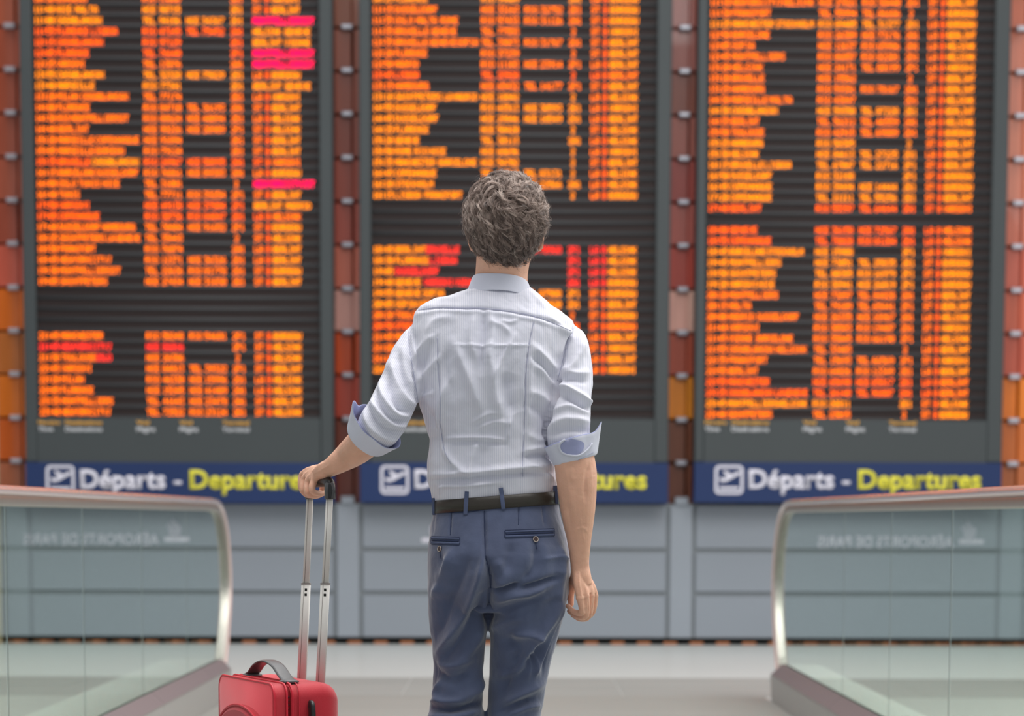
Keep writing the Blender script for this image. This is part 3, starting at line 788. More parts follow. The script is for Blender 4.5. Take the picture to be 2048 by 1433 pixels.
def limb(pts, n=26, seg=24, flat=1.0):
    """pts: (u, v, Y, r_px)"""
    path = catmull([P(a, b2, c) for a, b2, c, r in pts], n); rr_ = catmull(np.array([[r, 0, 0] for a, b2, c, r in pts]), n)[:, 0] * PXM
    return tubev(path, rr_, rr_ * flat, seg=seg)

TORSO = [(574, 950, 1058, .050, 5.61, .03), (584, 922, 1074, .064, 5.61, .0), (594, 898, 1088, .074, 5.61, -.02), (606, 868, 1106, .086, 5.61, -.05), (620, 842, 1128, .098, 5.61, -.05), (636, 828, 1146, .108, 5.608, -.04),
         (665, 822, 1148, .118, 5.605, -.02), (700, 822, 1138, .124, 5.60, 0), (760, 830, 1126, .128, 5.60, 0), (810, 838, 1120, .125, 5.60, 0), (850, 852, 1112, .118, 5.60, 0), (880, 861, 1108, .114, 5.60, 0),
         (925, 853, 1110, .116, 5.60, .02), (955, 853, 1114, .116, 5.60, .05), (978, 862, 1117, .112, 5.60, .07), (1000, 868, 1114, .108, 5.60, .075), (1012, 872, 1110, .104, 5.60, .075)]
ARM_L = [(868, 668, 5.62, 36), (845, 690, 5.61, 44), (818, 738, 5.575, 46), (795, 790, 5.535, 44), (775, 830, 5.50, 45), (758, 854, 5.50, 44), (746, 867, 5.518, 39)]
ARM_R = [(1112, 680, 5.62, 34), (1132, 694, 5.60, 44), (1143, 740, 5.575, 41), (1144, 790, 5.545, 39), (1139, 835, 5.525, 41), (1137, 868, 5.52, 43), (1143, 890, 5.52, 42)]

shirt_me = remesh([rings(TORSO, step=6), limb(ARM_L), limb(ARM_R)], .0034, 8, .6)
co, no = get(shirt_me)
SH = [  # folds of the shirt, traced over the back
 ([(440, 262), (600, 235), (760, 238), (900, 240), (1100, 265), (1250, 300), (1440, 380)], -2.6, 2.2), ([(440, 285), (600, 258), (760, 262), (900, 266), (1100, 292), (1250, 325), (1430, 400)], 1.8, 4),
 ([(895, 250), (892, 440), (880, 640)], -5.5, 6), ([(840, 265), (815, 440), (850, 560)], 3.5, 7), ([(935, 260), (950, 420), (915, 560)], 3.5, 7),
 ([(700, 470), (900, 474), (1200, 470)], 1.8, 2.4), ([(720, 460), (790, 640), (860, 820), (880, 900)], 6, 11), ([(910, 440), (950, 640), (1000, 860), (1010, 930)], 8, 15),
 ([(1060, 640), (1030, 760), (1090, 900)], -8, 17), ([(1090, 400), (1010, 560), (960, 680)], 3.2, 4), ([(660, 500), (650, 620), (690, 760)], -4, 10),
 ([(605, 420), (612, 640), (625, 800), (625, 960), (650, 1120), (690, 1210)], -2.2, 2), ([(1215, 290), (1180, 460), (1160, 640), (1155, 800), (1150, 960), (1140, 1170), (1140, 1290)], -2.4, 2),
 ([(1200, 470), (1185, 640), (1180, 820), (1170, 1000)], 2.5, 5), ([(450, 560), (520, 480), (600, 400)], 4, 7), ([(470, 700), (560, 620), (640, 520)], 3.5, 7), ([(490, 640), (540, 520), (560, 420)], -3.5, 8),
 ([(700, 650), (650, 760), (610, 950), (560, 1040)], 5, 9), ([(500, 800), (590, 765)], 2.5, 5), ([(540, 860), (600, 980), (640, 1120)], -4, 9), ([(520, 480), (580, 330), (700, 290)], 3, 8),
 ([(650, 1055), (860, 1048), (1040, 1062)], 4, 4.5), ([(660, 1075), (860, 1068), (1040, 1085)], -3, 5), ([(1064, 920), (1040, 1062)], 4.5, 4), ([(860, 990), (960, 950), (1050, 960)], 3, 6), ([(820, 960), (920, 900), (990, 900)], 2.5, 5),
 ([(865, 1062), (830, 1160), (800, 1280)], 4, 6), ([(620, 1000), (640, 1100), (700, 1200), (820, 1290)], 4, 6), ([(900, 1080), (880, 1200), (900, 1280)], -3, 12),
 ([(545, 1285), (700, 1275), (900, 1258), (1130, 1235), (1330, 1215)], 5, 7), ([(540, 1312), (700, 1308), (900, 1292), (1150, 1270), (1335, 1262)], -6, 5), ([(1150, 1165), (1250, 1150), (1335, 1175)], -6, 6), ([(1150, 1135), (1250, 1115), (1335, 1130)], 4, 7),
 ([(600, 1380), (640, 1350), (800, 1345), (1000, 1325)], 3.5, 4), ([(640, 1330), (620, 1400)], 3, 3), ([(1180, 1220), (1280, 1260), (1345, 1330)], 3, 4),
 ([(1350, 640), (1270, 540), (1200, 470)], 4.5, 8), ([(1345, 740), (1270, 640), (1200, 590)], 4, 8), ([(1330, 850), (1240, 780), (1165, 760)], 3.5, 9), ([(1340, 700), (1260, 590), (1190, 540)], -4, 6), ([(1310, 960), (1240, 880), (1165, 850)], -4, 9), ([(1300, 1050), (1230, 1060), (1160, 1020)], 3, 8),
 ([(1475, 335), (1420, 440), (1385, 580), (1355, 690)], -4, 3), ([(1445, 330), (1395, 440), (1355, 560)], 3, 4), ([(440, 262), (428, 440), (452, 600), (478, 760), (490, 850)], -3.5, 3), ([(462, 300), (452, 440), (478, 600)], 2.5, 4),
 ([(1290, 290), (1370, 350), (1440, 420)], 3, 6), ([(1000, 320), (1060, 330), (1110, 310)], 2.5, 4), ([(930, 330), (1010, 350), (1060, 400)], 3, 6), ([(350, 190), (420, 180)], 2, 4), ([(780, 150), (850, 120)], 2.5, 4), ([(800, 130), (700, 170), (600, 180)], 2.2, 5), ([(1180, 130), (1240, 190), (1290, 240)], 2, 5),
 # deep line where the hanging sleeve meets the back
 ([(1360, 690), (1335, 800), (1300, 920), (1275, 1010), (1290, 1080), (1335, 1200)], -9, 3.4, 1), ([(492, 850), (482, 780), (465, 640)], -5, 3.5),
 # hanging sleeve
 ([(1365, 610), (1440, 610), (1500, 500), (1500, 420)], 4, 8), ([(1362, 715), (1430, 745), (1510, 800), (1585, 850)], 7, 6), ([(1350, 780), (1430, 800), (1510, 850), (1570, 865)], -6, 6), ([(1330, 880), (1420, 850), (1500, 880), (1560, 890)], 4, 6),
 ([(1290, 1000), (1370, 940), (1440, 930), (1560, 950)], 4, 8), ([(1370, 690), (1440, 680), (1540, 700)], -4, 6), ([(1290, 1030), (1400, 1000), (1550, 1010)], -4, 6), ([(1400, 640), (1480, 650), (1555, 640)], 3, 6),
 # bent sleeve
 ([(330, 560), (345, 680), (400, 800), (480, 850)], 6, 8), ([(250, 680), (270, 800), (350, 900), (440, 910)], 6, 7), ([(195, 800), (240, 880), (330, 960), (420, 975)], 6, 7), ([(150, 880), (190, 980), (290, 1050), (380, 1050)], 5, 6),
 ([(300, 640), (310, 760), (370, 860), (460, 890)], -6, 7), ([(220, 740), (250, 850), (330, 935), (430, 945)], -6, 6), ([(170, 850), (215, 940), (300, 1010), (400, 1015)], -5, 5), ([(400, 470), (400, 620), (450, 760)], 4, 9), ([(370, 520), (375, 640), (430, 780)], -4, 7), ([(380, 380), (330, 500), (260, 640)], 3, 9),
]
h = strokes(co, no, SH, (680, 540), 3.116)
h = h * 2.1 + .0030 * vnoise(co, (15, 15, 10), 3.1, 3) + .0010 * vnoise(co, (42, 42, 30), 9.1, 2)
co2 = co + no * h[:, None]
put(shirt_me, co2)
u, v = proj(co2)
stripe = co2[:, 0].copy()
aL = np.array([.52, .85]); mL = (u < 826 - (v - 620) * .0 + np.maximum(0, v - 700) * .09)
# across-the-sleeve coordinate for the bent arm, in metres
stripe[mL] = ((u[mL] - 820) * .86 + (v[mL] - 700) * .5) * PXM
at_ = shirt_me.attributes.new('stripe', 'FLOAT', 'POINT'); at_.data.foreach_set('value', stripe.astype(np.float32))
shirt = finish(shirt_me, 'shirt', ['shirt'], man)
def bvh_of(me):
    return BVHTree.FromPolygons([w.co for w in me.vertices], [p.vertices for p in me.polygons])
bvS = bvh_of(shirt_me)
def cast(bv, u, v, off=.001, Yfb=5.5):
    d = _f + RT * ((u - PX0) / FPX) + UP * ((PY0 - v) / FPX); d /= np.linalg.norm(d)
    hit = bv.ray_cast(Vector(CAM), Vector(d))
    if hit[0] is None: return P(u, v, Yfb) if Yfb is not None else None
    return np.array(hit[0]) - d * off
def surfline(name, bv, pts, rad, m_, parent, org, sc, off=.0006, n=None, rb=None):
    q = catmull(np.array([(org[0] + x / sc, org[1] + y / sc) for x, y in pts]), n or 14 * len(pts))
    p3 = [cast(bv, a, b2, off, None) for a, b2 in q]
    p3 = np.array([p for p in p3 if p is not None])
    keep = np.abs(p3[:, 1] - np.median(p3[:, 1])) < .07; p3 = p3[keep]
    for _ in range(2): p3[1:-1] = (p3[:-2] + 2 * p3[1:-1] + p3[2:]) / 4
    return tube(name, p3, rad, m_, parent, seg=6, rb=rb, ref=(0, -1, 0))
for pts in (SH[0][0], SH[11][0], SH[12][0], SH[42][0], SH[44][0]):
    surfline('seam', bvS, pts, .0009, 'shirt_seam', shirt, (680, 540), 3.116, off=.0002)

# collar
def collar():
    V = []; n = 64; secs = []
    for i in range(n):
        t = 2 * math.pi * i / n
        cs, sn = math.cos(t), math.sin(t)
        back = max(0, -sn); front = max(0, sn)
        sec = []
        for (v_, hw, b2, dn) in ((590, 69, .068, 0), (584, 67.5, .066, 0), (566, 61, .060, 0), (551, 56, .056, 0), (550, 53, .053, 0), (575, 55, .054, 0)):
            c = P(1001 + (v_ - 550) * -.04, v_, 5.605)
            z = c[2] - front * .035 - .012 * (1 - back) - .028 * max(0, 1 - abs(sn)) * 0
            a = hw * PXM * (1 + .06 * front)
            sec.append((c[0] + a * cs, 5.605 + (b2 * 1.04) * sn, z - .006 * cs + .0015 * math.sin(3 * t + v_)))
        secs.append(sec)
    k = len(secs[0]); V = [p for s in secs for p in s]; F = []
    for i in range(n):
        for j in range(k): F.append((i * k + j, ((i + 1) % n) * k + j, ((i + 1) % n) * k + (j + 1) % k, i * k + (j + 1) % k))
    o = mesh('collar', V, F, 'shirt_plain', shirt, smooth=True)
    bm = bmesh.new(); bm.from_mesh(o.data); bmesh.ops.recalc_face_normals(bm, faces=bm.faces); bm.to_mesh(o.data); bm.free()
    s = o.modifiers.new('s', 'SUBSURF'); s.levels = 1; s.render_levels = 2
collar()

# rolled cuffs: a loose folded band, its free edge flaring towards the elbow
def cuff(A, Bp, rA, rB, flare, tipang, tiph, seed):
    A, Bp = np.array(A), np.array(Bp); T = Bp - A; L = np.linalg.norm(T); T /= L
    nrm = np.cross(T, (0, 1, 0)); nrm /= np.linalg.norm(nrm); bn = np.cross(T, nrm)
    n = 96; rng = random.Random(seed); k = 0
    prof = [(1.0, 0.0), (.98, .004), (.75, .006), (.35, .009), (.0, .014)]       # outer, from hand side to elbow side
    inner = [(.02, .010), (.35, .004), (.75, .001), (.95, -.004), (1.0, -.003)]
    V = []; rows_ = prof + inner; fm = []
    for i in range(n):
        t = 2 * math.pi * i / n
        wob = .0022 * math.sin(3 * t + seed) + .0014 * math.sin(7 * t + seed * 2.1)
        da = abs((t - tipang + math.pi) % (2 * math.pi) - math.pi)
        tip = math.exp(-(da / .26) ** 2)
        for j, (s, o) in enumerate(rows_):
            r = rA + (rB - rA) * s + o * flare + wob * (1.3 - s)
            ext = (1 - s)
            r += tip * tiph * ext * .9
            p = A + T * (L * s - tip * tiph * ext * 1.1 + .003 * math.sin(2 * t + seed) * ext) + (nrm * math.cos(t) + bn * math.sin(t) * .92) * r
            V.append(tuple(p))
    k = len(rows_); F = []
    for i in range(n):
        for j in range(k):
            F.append((i * k + j, i * k + (j + 1) % k, ((i + 1) % n) * k + (j + 1) % k, ((i + 1) % n) * k + j)); fm.append(1 if 4 <= j < 8 else 0)
    o = mesh('rolled_cuff', V, F, None, shirt, smooth=True, mats=['shirt_plain', 'shirt_inside'], fmat=fm)
    bm = bmesh.new(); bm.from_mesh(o.data); bmesh.ops.recalc_face_normals(bm, faces=bm.faces); bm.to_mesh(o.data); bm.free()
    s = o.modifiers.new('s', 'SUBSURF'); s.levels = 1; s.render_levels = 1
    return o
cuff(P(757, 850, 5.505), P(731, 880, 5.535), 45 * PXM, 41 * PXM, 1.0, math.radians(160), .018, 1)
cr_ = cuff(P(1139, 877, 5.52), P(1151, 922, 5.522), 43.5 * PXM, 41 * PXM, 1.0, math.radians(5), .020, 2)
def lapel(o, pts, rim):
    dg = bpy.context.evaluated_depsgraph_get(); dg.update(); ev = o.evaluated_get(dg).to_mesh()
    bv = bvh_of(ev)
    c = np.mean(pts, axis=0)
    rings_ = []
    for s_ in (1.0, .8, .55, .3, .05):
        rings_.append([cast(bv, 1060 + (c[0] + (x - c[0]) * s_) / 3.41, 840 + (c[1] + (y - c[1]) * s_) / 3.41, .0012 + .0012 * s_) for x, y in catmull(np.array(list(pts) + [pts[0]], float), 33)[:-1]])
    n = len(rings_[0]); V = [p for r_ in rings_ for p in r_]; F = []
    for i in range(len(rings_) - 1):
        for j in range(n): F.append((i * n + j, i * n + (j + 1) % n, (i + 1) * n + (j + 1) % n, (i + 1) * n + j))
    F.append(tuple((len(rings_) - 1) * n + j for j in range(n)))
    mesh('cuff_slit', V, F, 'shirt_inside', o, smooth=True)
    surfline('cuff_rim', bv, rim, .0016, 'shirt_plain', o, (1060, 840), 3.41, off=.0035, rb=.003)
    surfline('cuff_rim', bv, [(175, 318), (260, 305), (350, 265), (432, 222)], .0008, 'shirt_seam', o, (1060, 840), 3.41, off=.0004)
lapel(cr_, [(250, 128), (205, 165), (212, 210), (250, 232), (320, 238), (362, 205), (368, 160), (320, 138)], [(252, 126), (203, 165), (208, 213), (250, 240), (330, 246), (390, 208), (425, 165)])

# trousers
TR = [(990, 871, 1113, .106, 5.60, .075), (1005, 870, 1114, .107, 5.60, .075), (1025, 868, 1118, .110, 5.60, .06), (1050, 863, 1125, .118, 5.597, .03), (1080, 859, 1132, .126, 5.592, .01), (1110, 857, 1138, .133, 5.588, 0), (1150, 855, 1140, .134, 5.588, 0),
      (1185, 855, 1137, .124, 5.592, 0), (1210, 857, 1131, .110, 5.60, 0), (1228, 862, 1124, .09, 5.60, 0)]
LEG_L = [(918, 1150, 5.58, 56), (917, 1200, 5.585, 61), (917, 1250, 5.59, 58), (917, 1325, 5.60, 51), (915, 1397, 5.60, 51), (913, 1432, 5.60, 55), (917, 1500, 5.59, 50), (924, 1620, 5.58, 46), (930, 1740, 5.57, 42), (932, 1806, 5.57, 42)]
LEG_R = [(1058, 1140, 5.58, 66), (1056, 1200, 5.585, 74), (1050, 1250, 5.59, 71), (1040, 1325, 5.60, 61), (1031, 1397, 5.605, 56), (1028, 1440, 5.605, 54), (1026, 1520, 5.60, 50), (1024, 1620, 5.59, 46), (1022, 1740, 5.58, 42), (1021, 1806, 5.58, 42)]
butt = [ellv(P(925, 1128, 5.545), (.068, .075, .085)), ellv(P(1058, 1122, 5.545), (.076, .078, .085))]
tr_me = remesh([rings(TR, step=6), limb(LEG_L, 40, flat=1.12), limb(LEG_R, 40, flat=1.12)] + butt, .0040, 6, .6)
co, no = get(tr_me)
TS = [
 ([(490, 240), (495, 480), (515, 580), (528, 690)], -4.0, 3), ([(515, 560), (530, 690), (520, 800), (515, 880)], -6, 7), ([(520, 680), (515, 880)], -4, 4),
 ([(535, 720), (620, 690), (700, 668)], -7, 5), ([(690, 700), (800, 668), (925, 620)], -6.5, 5.5), ([(540, 770), (640, 735), (760, 715), (880, 660)], 5, 8), ([(530, 930), (620, 885), (720, 860)], 4, 9), ([(580, 850), (760, 775), (900, 730)], 4, 8), ([(560, 830), (700, 790), (850, 740)], -4, 8),
 ([(500, 470), (440, 690), (340, 900), (200, 1090)], 6, 8), ([(515, 640), (450, 830), (350, 990), (230, 1130)], -7, 13), ([(400, 500), (330, 680), (260, 860), (190, 1000)], -6, 14), ([(300, 470), (240, 600), (185, 760)], 5, 9), ([(480, 900), (430, 1020), (330, 1130)], 4, 9),
 ([(200, 1170), (290, 1215), (420, 1180)], -6, 9), ([(190, 1120), (300, 1140), (430, 1100)], 4, 8), ([(495, 1210), (440, 1290), (330, 1330)], 5, 9), ([(180, 1380), (300, 1398), (490, 1350)], -6, 7), ([(160, 1350), (300, 1350), (400, 1340)], 5, 7), ([(150, 1425), (300, 1440), (470, 1400)], 6, 8), ([(230, 1230), (210, 1300), (250, 1350)], 4, 6), ([(200, 1090), (190, 1200), (200, 1280)], -4, 7),
 ([(935, 640), (905, 820), (830, 950), (700, 1140), (600, 1300)], 6, 9), ([(840, 1005), (760, 1110), (650, 1200), (580, 1330)], -8, 14), ([(640, 960), (760, 965), (840, 990)], 5, 8), ([(590, 980), (700, 1040), (660, 1130)], -6, 16), ([(965, 700), (880, 980), (800, 1180)], 3.5, 4.5), ([(940, 850), (870, 1060), (830, 1200)], -3.5, 6),
 ([(560, 1205), (660, 1180), (760, 1120)], 5, 8), ([(590, 1380), (700, 1310), (840, 1240)], 5, 8), ([(540, 1420), (650, 1370), (800, 1330)], -5, 8), ([(640, 1430), (740, 1380), (820, 1370)], 4, 6), ([(760, 1040), (800, 1110), (790, 1200)], 3, 4), ([(730, 1060), (765, 1130), (740, 1220)], 2.5, 3.5),
 ([(790, 430), (785, 560), (710, 660)], -4.5, 11), ([(560, 520), (600, 620), (580, 700)], 4, 12), ([(650, 420), (620, 560), (560, 660)], -3, 12), ([(930, 440), (945, 560), (930, 640)], 4, 9), ([(240, 480), (230, 620), (190, 700)], -3.5, 9),
 ([(840, 520), (930, 510), (985, 540)], 2.5, 3), ([(298, 240), (292, 380)], -1.6, 2), ([(692, 200), (688, 320)], -1.6, 2), ([(830, 200), (842, 330)], -1.6, 2), ([(205, 260), (190, 380)], -1.4, 2),
]
h = strokes(co, no, TS, (800, 940), 2.907)
h = h * 2.6 + .0034 * vnoise(co, (9, 9, 7), 1.7, 3) + .0011 * vnoise(co, (40, 40, 25), 4.2, 2)
# soft horizontal crumple below the knee
zz = co[:, 2]
h += .004 * np.clip((.52 - zz) * 6, 0, 1) * np.sin(zz * 95 + 3 * vnoise(co, (6, 6, 3), 7.7, 1))
put(tr_me, co + no * h[:, None])
trousers = finish(tr_me, 'trousers', ['trousers'], man)
bvT = bvh_of(tr_me)
C3 = ((800, 940), 2.907)
for pts in ([(490, 240), (495, 480), (515, 580), (528, 690)], [(298, 240), (292, 380)], [(692, 200), (688, 320)], [(208, 236), (380, 240), (600, 200), (760, 178), (912, 170)], [(208, 246), (380, 249), (600, 212), (760, 190), (912, 182)]):
    surfline('seam', bvT, pts, .0008, 'trouser_seam', trousers, *C3, off=.0006)
def welt(x0, y0, x1, y1, bx, by, off):
    # two lips of the pocket with the dark slot between, and a button with its loop
    par = surfline('back_pocket', bvT, [(x0, y0), ((x0 + x1) / 2, (y0 + y1) / 2), (x1, y1)], .0022, 'trouser_light', trousers, *C3, off=.0010)
    surfline('pocket_lip', bvT, [(x0, y0 + 26), ((x0 + x1) / 2, (y0 + y1) / 2 + 27), (x1, y1 + 27)], .0022, 'trouser_light', par, *C3, off=.0010)
    surfline('pocket_slot', bvT, [(x0 + 4, y0 + 13), ((x0 + x1) / 2, (y0 + y1) / 2 + 13), (x1 - 4, y1 + 13)], .0018, 'trouser_seam', par, *C3, off=.0004)
    for q in ((x0, y0 - 10, x1, y1 - 10), (x0, y0 + 38, x1, y1 + 38)):
        surfline('stitching', bvT, [(q[0], q[1]), ((q[0] + q[2]) / 2, (q[1] + q[3]) / 2), (q[2], q[3])], .0006, 'trouser_seam', par, *C3, off=.0002)
    for (xe, ye) in ((x0 - 3, y0 - 8), (x1 + 3, y1 - 8)):
        surfline('bar_tack', bvT, [(xe, ye), (xe, ye + 40)], .0009, 'trouser_seam', par, *C3, off=.0006, n=6)
    c = cast(bvT, 800 + bx / 2.907, 940 + by / 2.907, .002); 
    hit = bvT.ray_cast(Vector(CAM), Vector((c - CAM) / np.linalg.norm(c - CAM))); nn = np.array(hit[1]); nn = nn if nn[1] < 0 else -nn
    bt = tube('button', [c - nn * .001, c + nn * .0012, c + nn * .0018], [.0062, .0062, .0052], 'button', par, seg=20)
    tt = np.cross(nn, (0, 0, 1)); tt /= np.linalg.norm(tt); bb = np.cross(tt, nn)
    tube('button_rim', [c + nn * .0018 + (tt * math.cos(a) + bb * math.sin(a)) * .0060 for a in np.linspace(0, 2 * math.pi, 21)], .0009, 'button_rim', bt, seg=6, cap=False, ref=tuple(nn))
    surfline('button_loop', bvT, [(bx, by + 12), (bx + 3, by + 36), (bx + 8, by + 56)], .0010, 'trouser_seam', par, *C3, off=.0008, n=8)
welt(183, 398, 345, 402, 231, 461, 0)
welt(612, 362, 895, 352, 788, 405, 0)

# belt
def beltring(v, infl):
    return ring(v, 870, 1114, .107, 5.60, tilt=.078, infl=infl, n=96)
r0 = [beltring(1019, .002), beltring(1018.5, .0055), beltring(1006, .006), beltring(993.5, .0055), beltring(993, .002)]
k = 96; V = [tuple(p) for r in r0 for p in r]; F = []
for i in range(5):
    for j in range(k): F.append((i * k + j, i * k + (j + 1) % k, ((i + 1) % 5) * k + (j + 1) % k, ((i + 1) % 5) * k + j))
belt = mesh('belt', V, F, 'belt', man, smooth=True)
bm = bmesh.new(); bm.from_mesh(belt.data); bmesh.ops.recalc_face_normals(bm, faces=bm.faces); bm.to_mesh(belt.data); bm.free()
bvB = bvh_of(belt.data)
for (xa, ya, xb2, yb2) in ((388, 128, 380, 262), (586, 105, 602, 232), (196, 165, 200, 262), (902, 92, 908, 200)):
    q = np.array([(800 + (xa + (xb2 - xa) * t) / 2.907, 940 + (ya + (yb2 - ya) * t) / 2.907) for t in np.linspace(0, 1, 16)])
    ys_ = []
    for a, b2 in q:
        cs_ = [cast(bv_, a, b2, .0018, 9.0)[1] for bv_ in (bvB, bvT)]
        ys_.append(min(cs_))
    good = [y for y in ys_ if y < 8]; med = float(np.median(good))
    p3 = np.array([P(a, b2, min(max(y, med - .008), med + .004) if y < 8 else med) for (a, b2), y in zip(q, ys_)])
    for _ in range(4): p3[1:-1] = (p3[:-2] + 2 * p3[1:-1] + p3[2:]) / 4
    tube('belt_loop', p3, .0012, 'trouser_light', trousers, rb=.0048, seg=12, p=.5, ref=(0, -1, 0))

# shoes
for (ux, yy) in ((932, 5.57), (1021, 5.58)):
    c = P(ux, 1806, yy)
    rs = []
    for t in np.linspace(0, 1, 14):
        y = yy - .075 + .285 * t; w = .036 + .012 * math.sin(math.pi * min(1, t * 1.1)) - .022 * max(0, t - .82) / .18
        hgt = .085 - .045 * t + .006 * math.sin(t * 6)
        if t in (0.0, 1.0): w *= .6; hgt *= .7
        rs.append([(c[0] + w * math.cos(a), y, .022 + (hgt - .022) * (.5 + .5 * math.sin(a)) ) for a in np.linspace(0, 2 * math.pi, 20, endpoint=False)])
    v, f = loftv([np.array(r) for r in rs]); so = mesh('shoe', v, f, 'shoe', man, smooth=True)
    rs2 = [[(p[0], p[1], zz_) for p in r[:1]] for r in rs for zz_ in ()]
    V = []; 
    oc = [(c[0] + (.036 + .012 * math.sin(math.pi * t)) * s, yy - .08 + .295 * t) for s, ts in ((1, np.linspace(0, 1, 12)), (-1, np.linspace(1, 0, 12))) for t in ts]
    V = [(a, b2, 0.007) for a, b2 in oc] + [(a, b2, .028) for a, b2 in oc]; n = len(oc)
    mesh('sole', V, [tuple(range(n))[::-1], tuple(range(n, 2 * n))] + [(i, (i + 1) % n, n + (i + 1) % n, n + i) for i in range(n)], 'sole', so)

# body: head, neck, trunk and legs in one surface; forearms and hands at finer grain
HC = P(1012, 452, 5.60)
head = []
head.append(ellv(HC + (0, .0, .012), (.076, .095, .092), 40, 28))
head.append(ellv(HC + (0, .030, -.045), (.062, .070, .075), 36, 24))                 # face block
head.append(ellv(HC + (0, .055, -.085), (.042, .042, .034), 28, 18))                 # chin
head.append(ellv(HC + (0, .082, .020), (.05, .022, .018), 20, 12))                   # brow
head.append(tubev([HC + (0, .098, .012), HC + (0, .112, -.012), HC + (0, .122, -.030), HC + (0, .105, -.040)], [.007, .009, .012, .008], seg=12))
for s in (-1, 1):
    head.append(ellv(HC + (s * .006 + s * .008, .106, -.036), (.008, .008, .006), 12, 8))
    head.append(ellv(HC + (s * .034, .072, -.022), (.022, .022, .018), 16, 10))      # cheek
    # ear: rim, bowl, lobe
    ec = HC + (s * .0765, .006, -.024)
    rim = [ec + (s * (.004 + .008 * math.sin(math.pi * t)), -.012 + .024 * t, 0) + np.array([0, 0, .030 * math.sin(math.pi * t * 1.0) * (1 if t < 1 else 1)]) for t in np.linspace(0, 1, 8)]
    rr_ = [ec + np.array([s * (.002 + .006 * abs(math.sin(a))), -.014 * math.sin(a), .029 * math.cos(a)]) for a in np.linspace(.1, math.pi, 12)]
    head.append(tubev(rr_, .0042, seg=10))
    head.append(ellv(ec, (.0055, .014, .028), 16, 12))
    head.append(ellv(ec + (-s * .001, .003, -.027), (.0055, .008, .009), 12, 8))
head.append(tubev(catmull([HC + (0, .102, -.058), HC + (.0, .104, -.062)], 3), [.004, .004], seg=8))
head.append(tubev([HC + (-.022, .090, -.060), HC + (-.010, .100, -.057), HC + (0, .102, -.059), HC + (.010, .100, -.057), HC + (.022, .090, -.060)], [.003, .0055, .005, .0055, .003], seg=10))
head.append(tubev([HC + (-.020, .088, -.066), HC + (0, .101, -.069), HC + (.020, .088, -.066)], [.003, .007, .003], seg=10))
neck = limb([(1003, 640, 5.61, 62), (1002, 590, 5.61, 55), (1003, 550, 5.61, 52), (1006, 520, 5.605, 53), (1009, 490, 5.61, 55)], 16)
trunkr = [(v, a + 14, b2 - 14, c - .028, d + .004, e) for v, a, b2, c, d, e in TORSO]
trunk2 = [(v, a + 20, b2 - 20, c - .040, d + .01, e) for v, a, b2, c, d, e in TR]
body_parts = head + [neck, rings(trunkr, step=12), rings(trunk2, step=12),
    limb([(a, b2, c + .01, r * .72) for a, b2, c, r in LEG_L], 30), limb([(a, b2, c + .01, r * .72) for a, b2, c, r in LEG_R], 30),
    limb([(a, b2, c, r * .66) for a, b2, c, r in ARM_L], 20), limb([(a, b2, c, r * .66) for a, b2, c, r in ARM_R], 20)]
for (ux, yy) in ((932, 5.57), (1021, 5.58)):
    c = P(ux, 1806, yy); body_parts.append(tubev([(c[0], yy, .12), (c[0], yy, .06), (c[0], yy + .05, .045), (c[0], yy + .14, .035)], [.034, .034, .03, .02], seg=14))
b1 = remesh(body_parts, .0045, 4, .5)

MM = PXM
fore_L = limb([(763, 852, 5.50, 33), (742, 872, 5.52, 34), (720, 893, 5.555, 32.5), (697, 911, 5.59, 28), (676, 926, 5.60, 22.5), (660, 936, 5.613, 18.5), (649, 941, 5.625, 17.5), (636, 947, 5.65, 13)], 30, flat=.95)
def finger(pts, radii, n=16):
    return tubev(catmull([P(a, b2, c) for a, b2, c in pts], n), radii, seg=14)
hl = [fore_L]
def shiftY(f_, dy):
    return [(a, b2, c + d) for (a, b2, c), d in zip(f_, dy)]
FL = [  # left hand: wrist, knuckle, middle joint, end joint, tip
 [(650, 938, 5.70), (628, 940, 5.765), (607, 950, 5.80), (603, 974, 5.795), (613, 987, 5.785), (630, 986, 5.775)],
 [(652, 938, 5.69), (630, 944, 5.745), (611, 957, 5.775), (606, 981, 5.765), (620, 991, 5.755), (640, 986, 5.745)],
 [(655, 939, 5.68), (634, 948, 5.72), (618, 962, 5.745), (615, 985, 5.735), (631, 992, 5.725), (650, 986, 5.715)],
 [(658, 941, 5.665), (641, 950, 5.70), (629, 961, 5.715), (624, 981, 5.705), (640, 988, 5.695), (657, 984, 5.69)]]
FL = [shiftY(f_, (-.055, -.06, -.06, -.06, -.03, -.005)) for f_ in FL]
for i, f_ in enumerate(FL):
    r = [.0115, .0110, .0098, .0086, .0078, .0062] if i < 3 else [.0105, .0098, .0088, .0076, .0068, .0055]
    hl.append(ellv(P(*f_[5]), (.0064,) * 3, 12, 8))
    hl.append(finger(f_, r, 22))
    hl.append(ellv(P(*f_[2]), (.0108, .0108, .0100) if i < 3 else (.0095, .0095, .009), 12, 8))
    hl.append(ellv(P(*f_[3]), (.0092,) * 3 if i < 3 else (.008,) * 3, 12, 8))
for i in range(3):
    for t in (.33, .67):
        q = [np.array(FL[i][j]) * (1 - t) + np.array(FL[i + 1][j]) * t for j in range(3)]
        q[2] = q[1] * .12 + q[2] * .88
        hl.append(finger([tuple(a) for a in q], [.012, .0112, .0090], 12))
hl.append(ellv(P(641, 950, 5.665), (.022, .030, .0110), 20, 12, rot=np.array(Matrix.Rotation(math.radians(28), 3, 'Y') @ Matrix.Rotation(math.radians(25), 3, 'Z'))))
hl.append(finger([(655, 940, 5.68), (650, 955, 5.74), (648, 972, 5.77), (644, 984, 5.77)], [.014, .0125, .0105, .0075], 16))
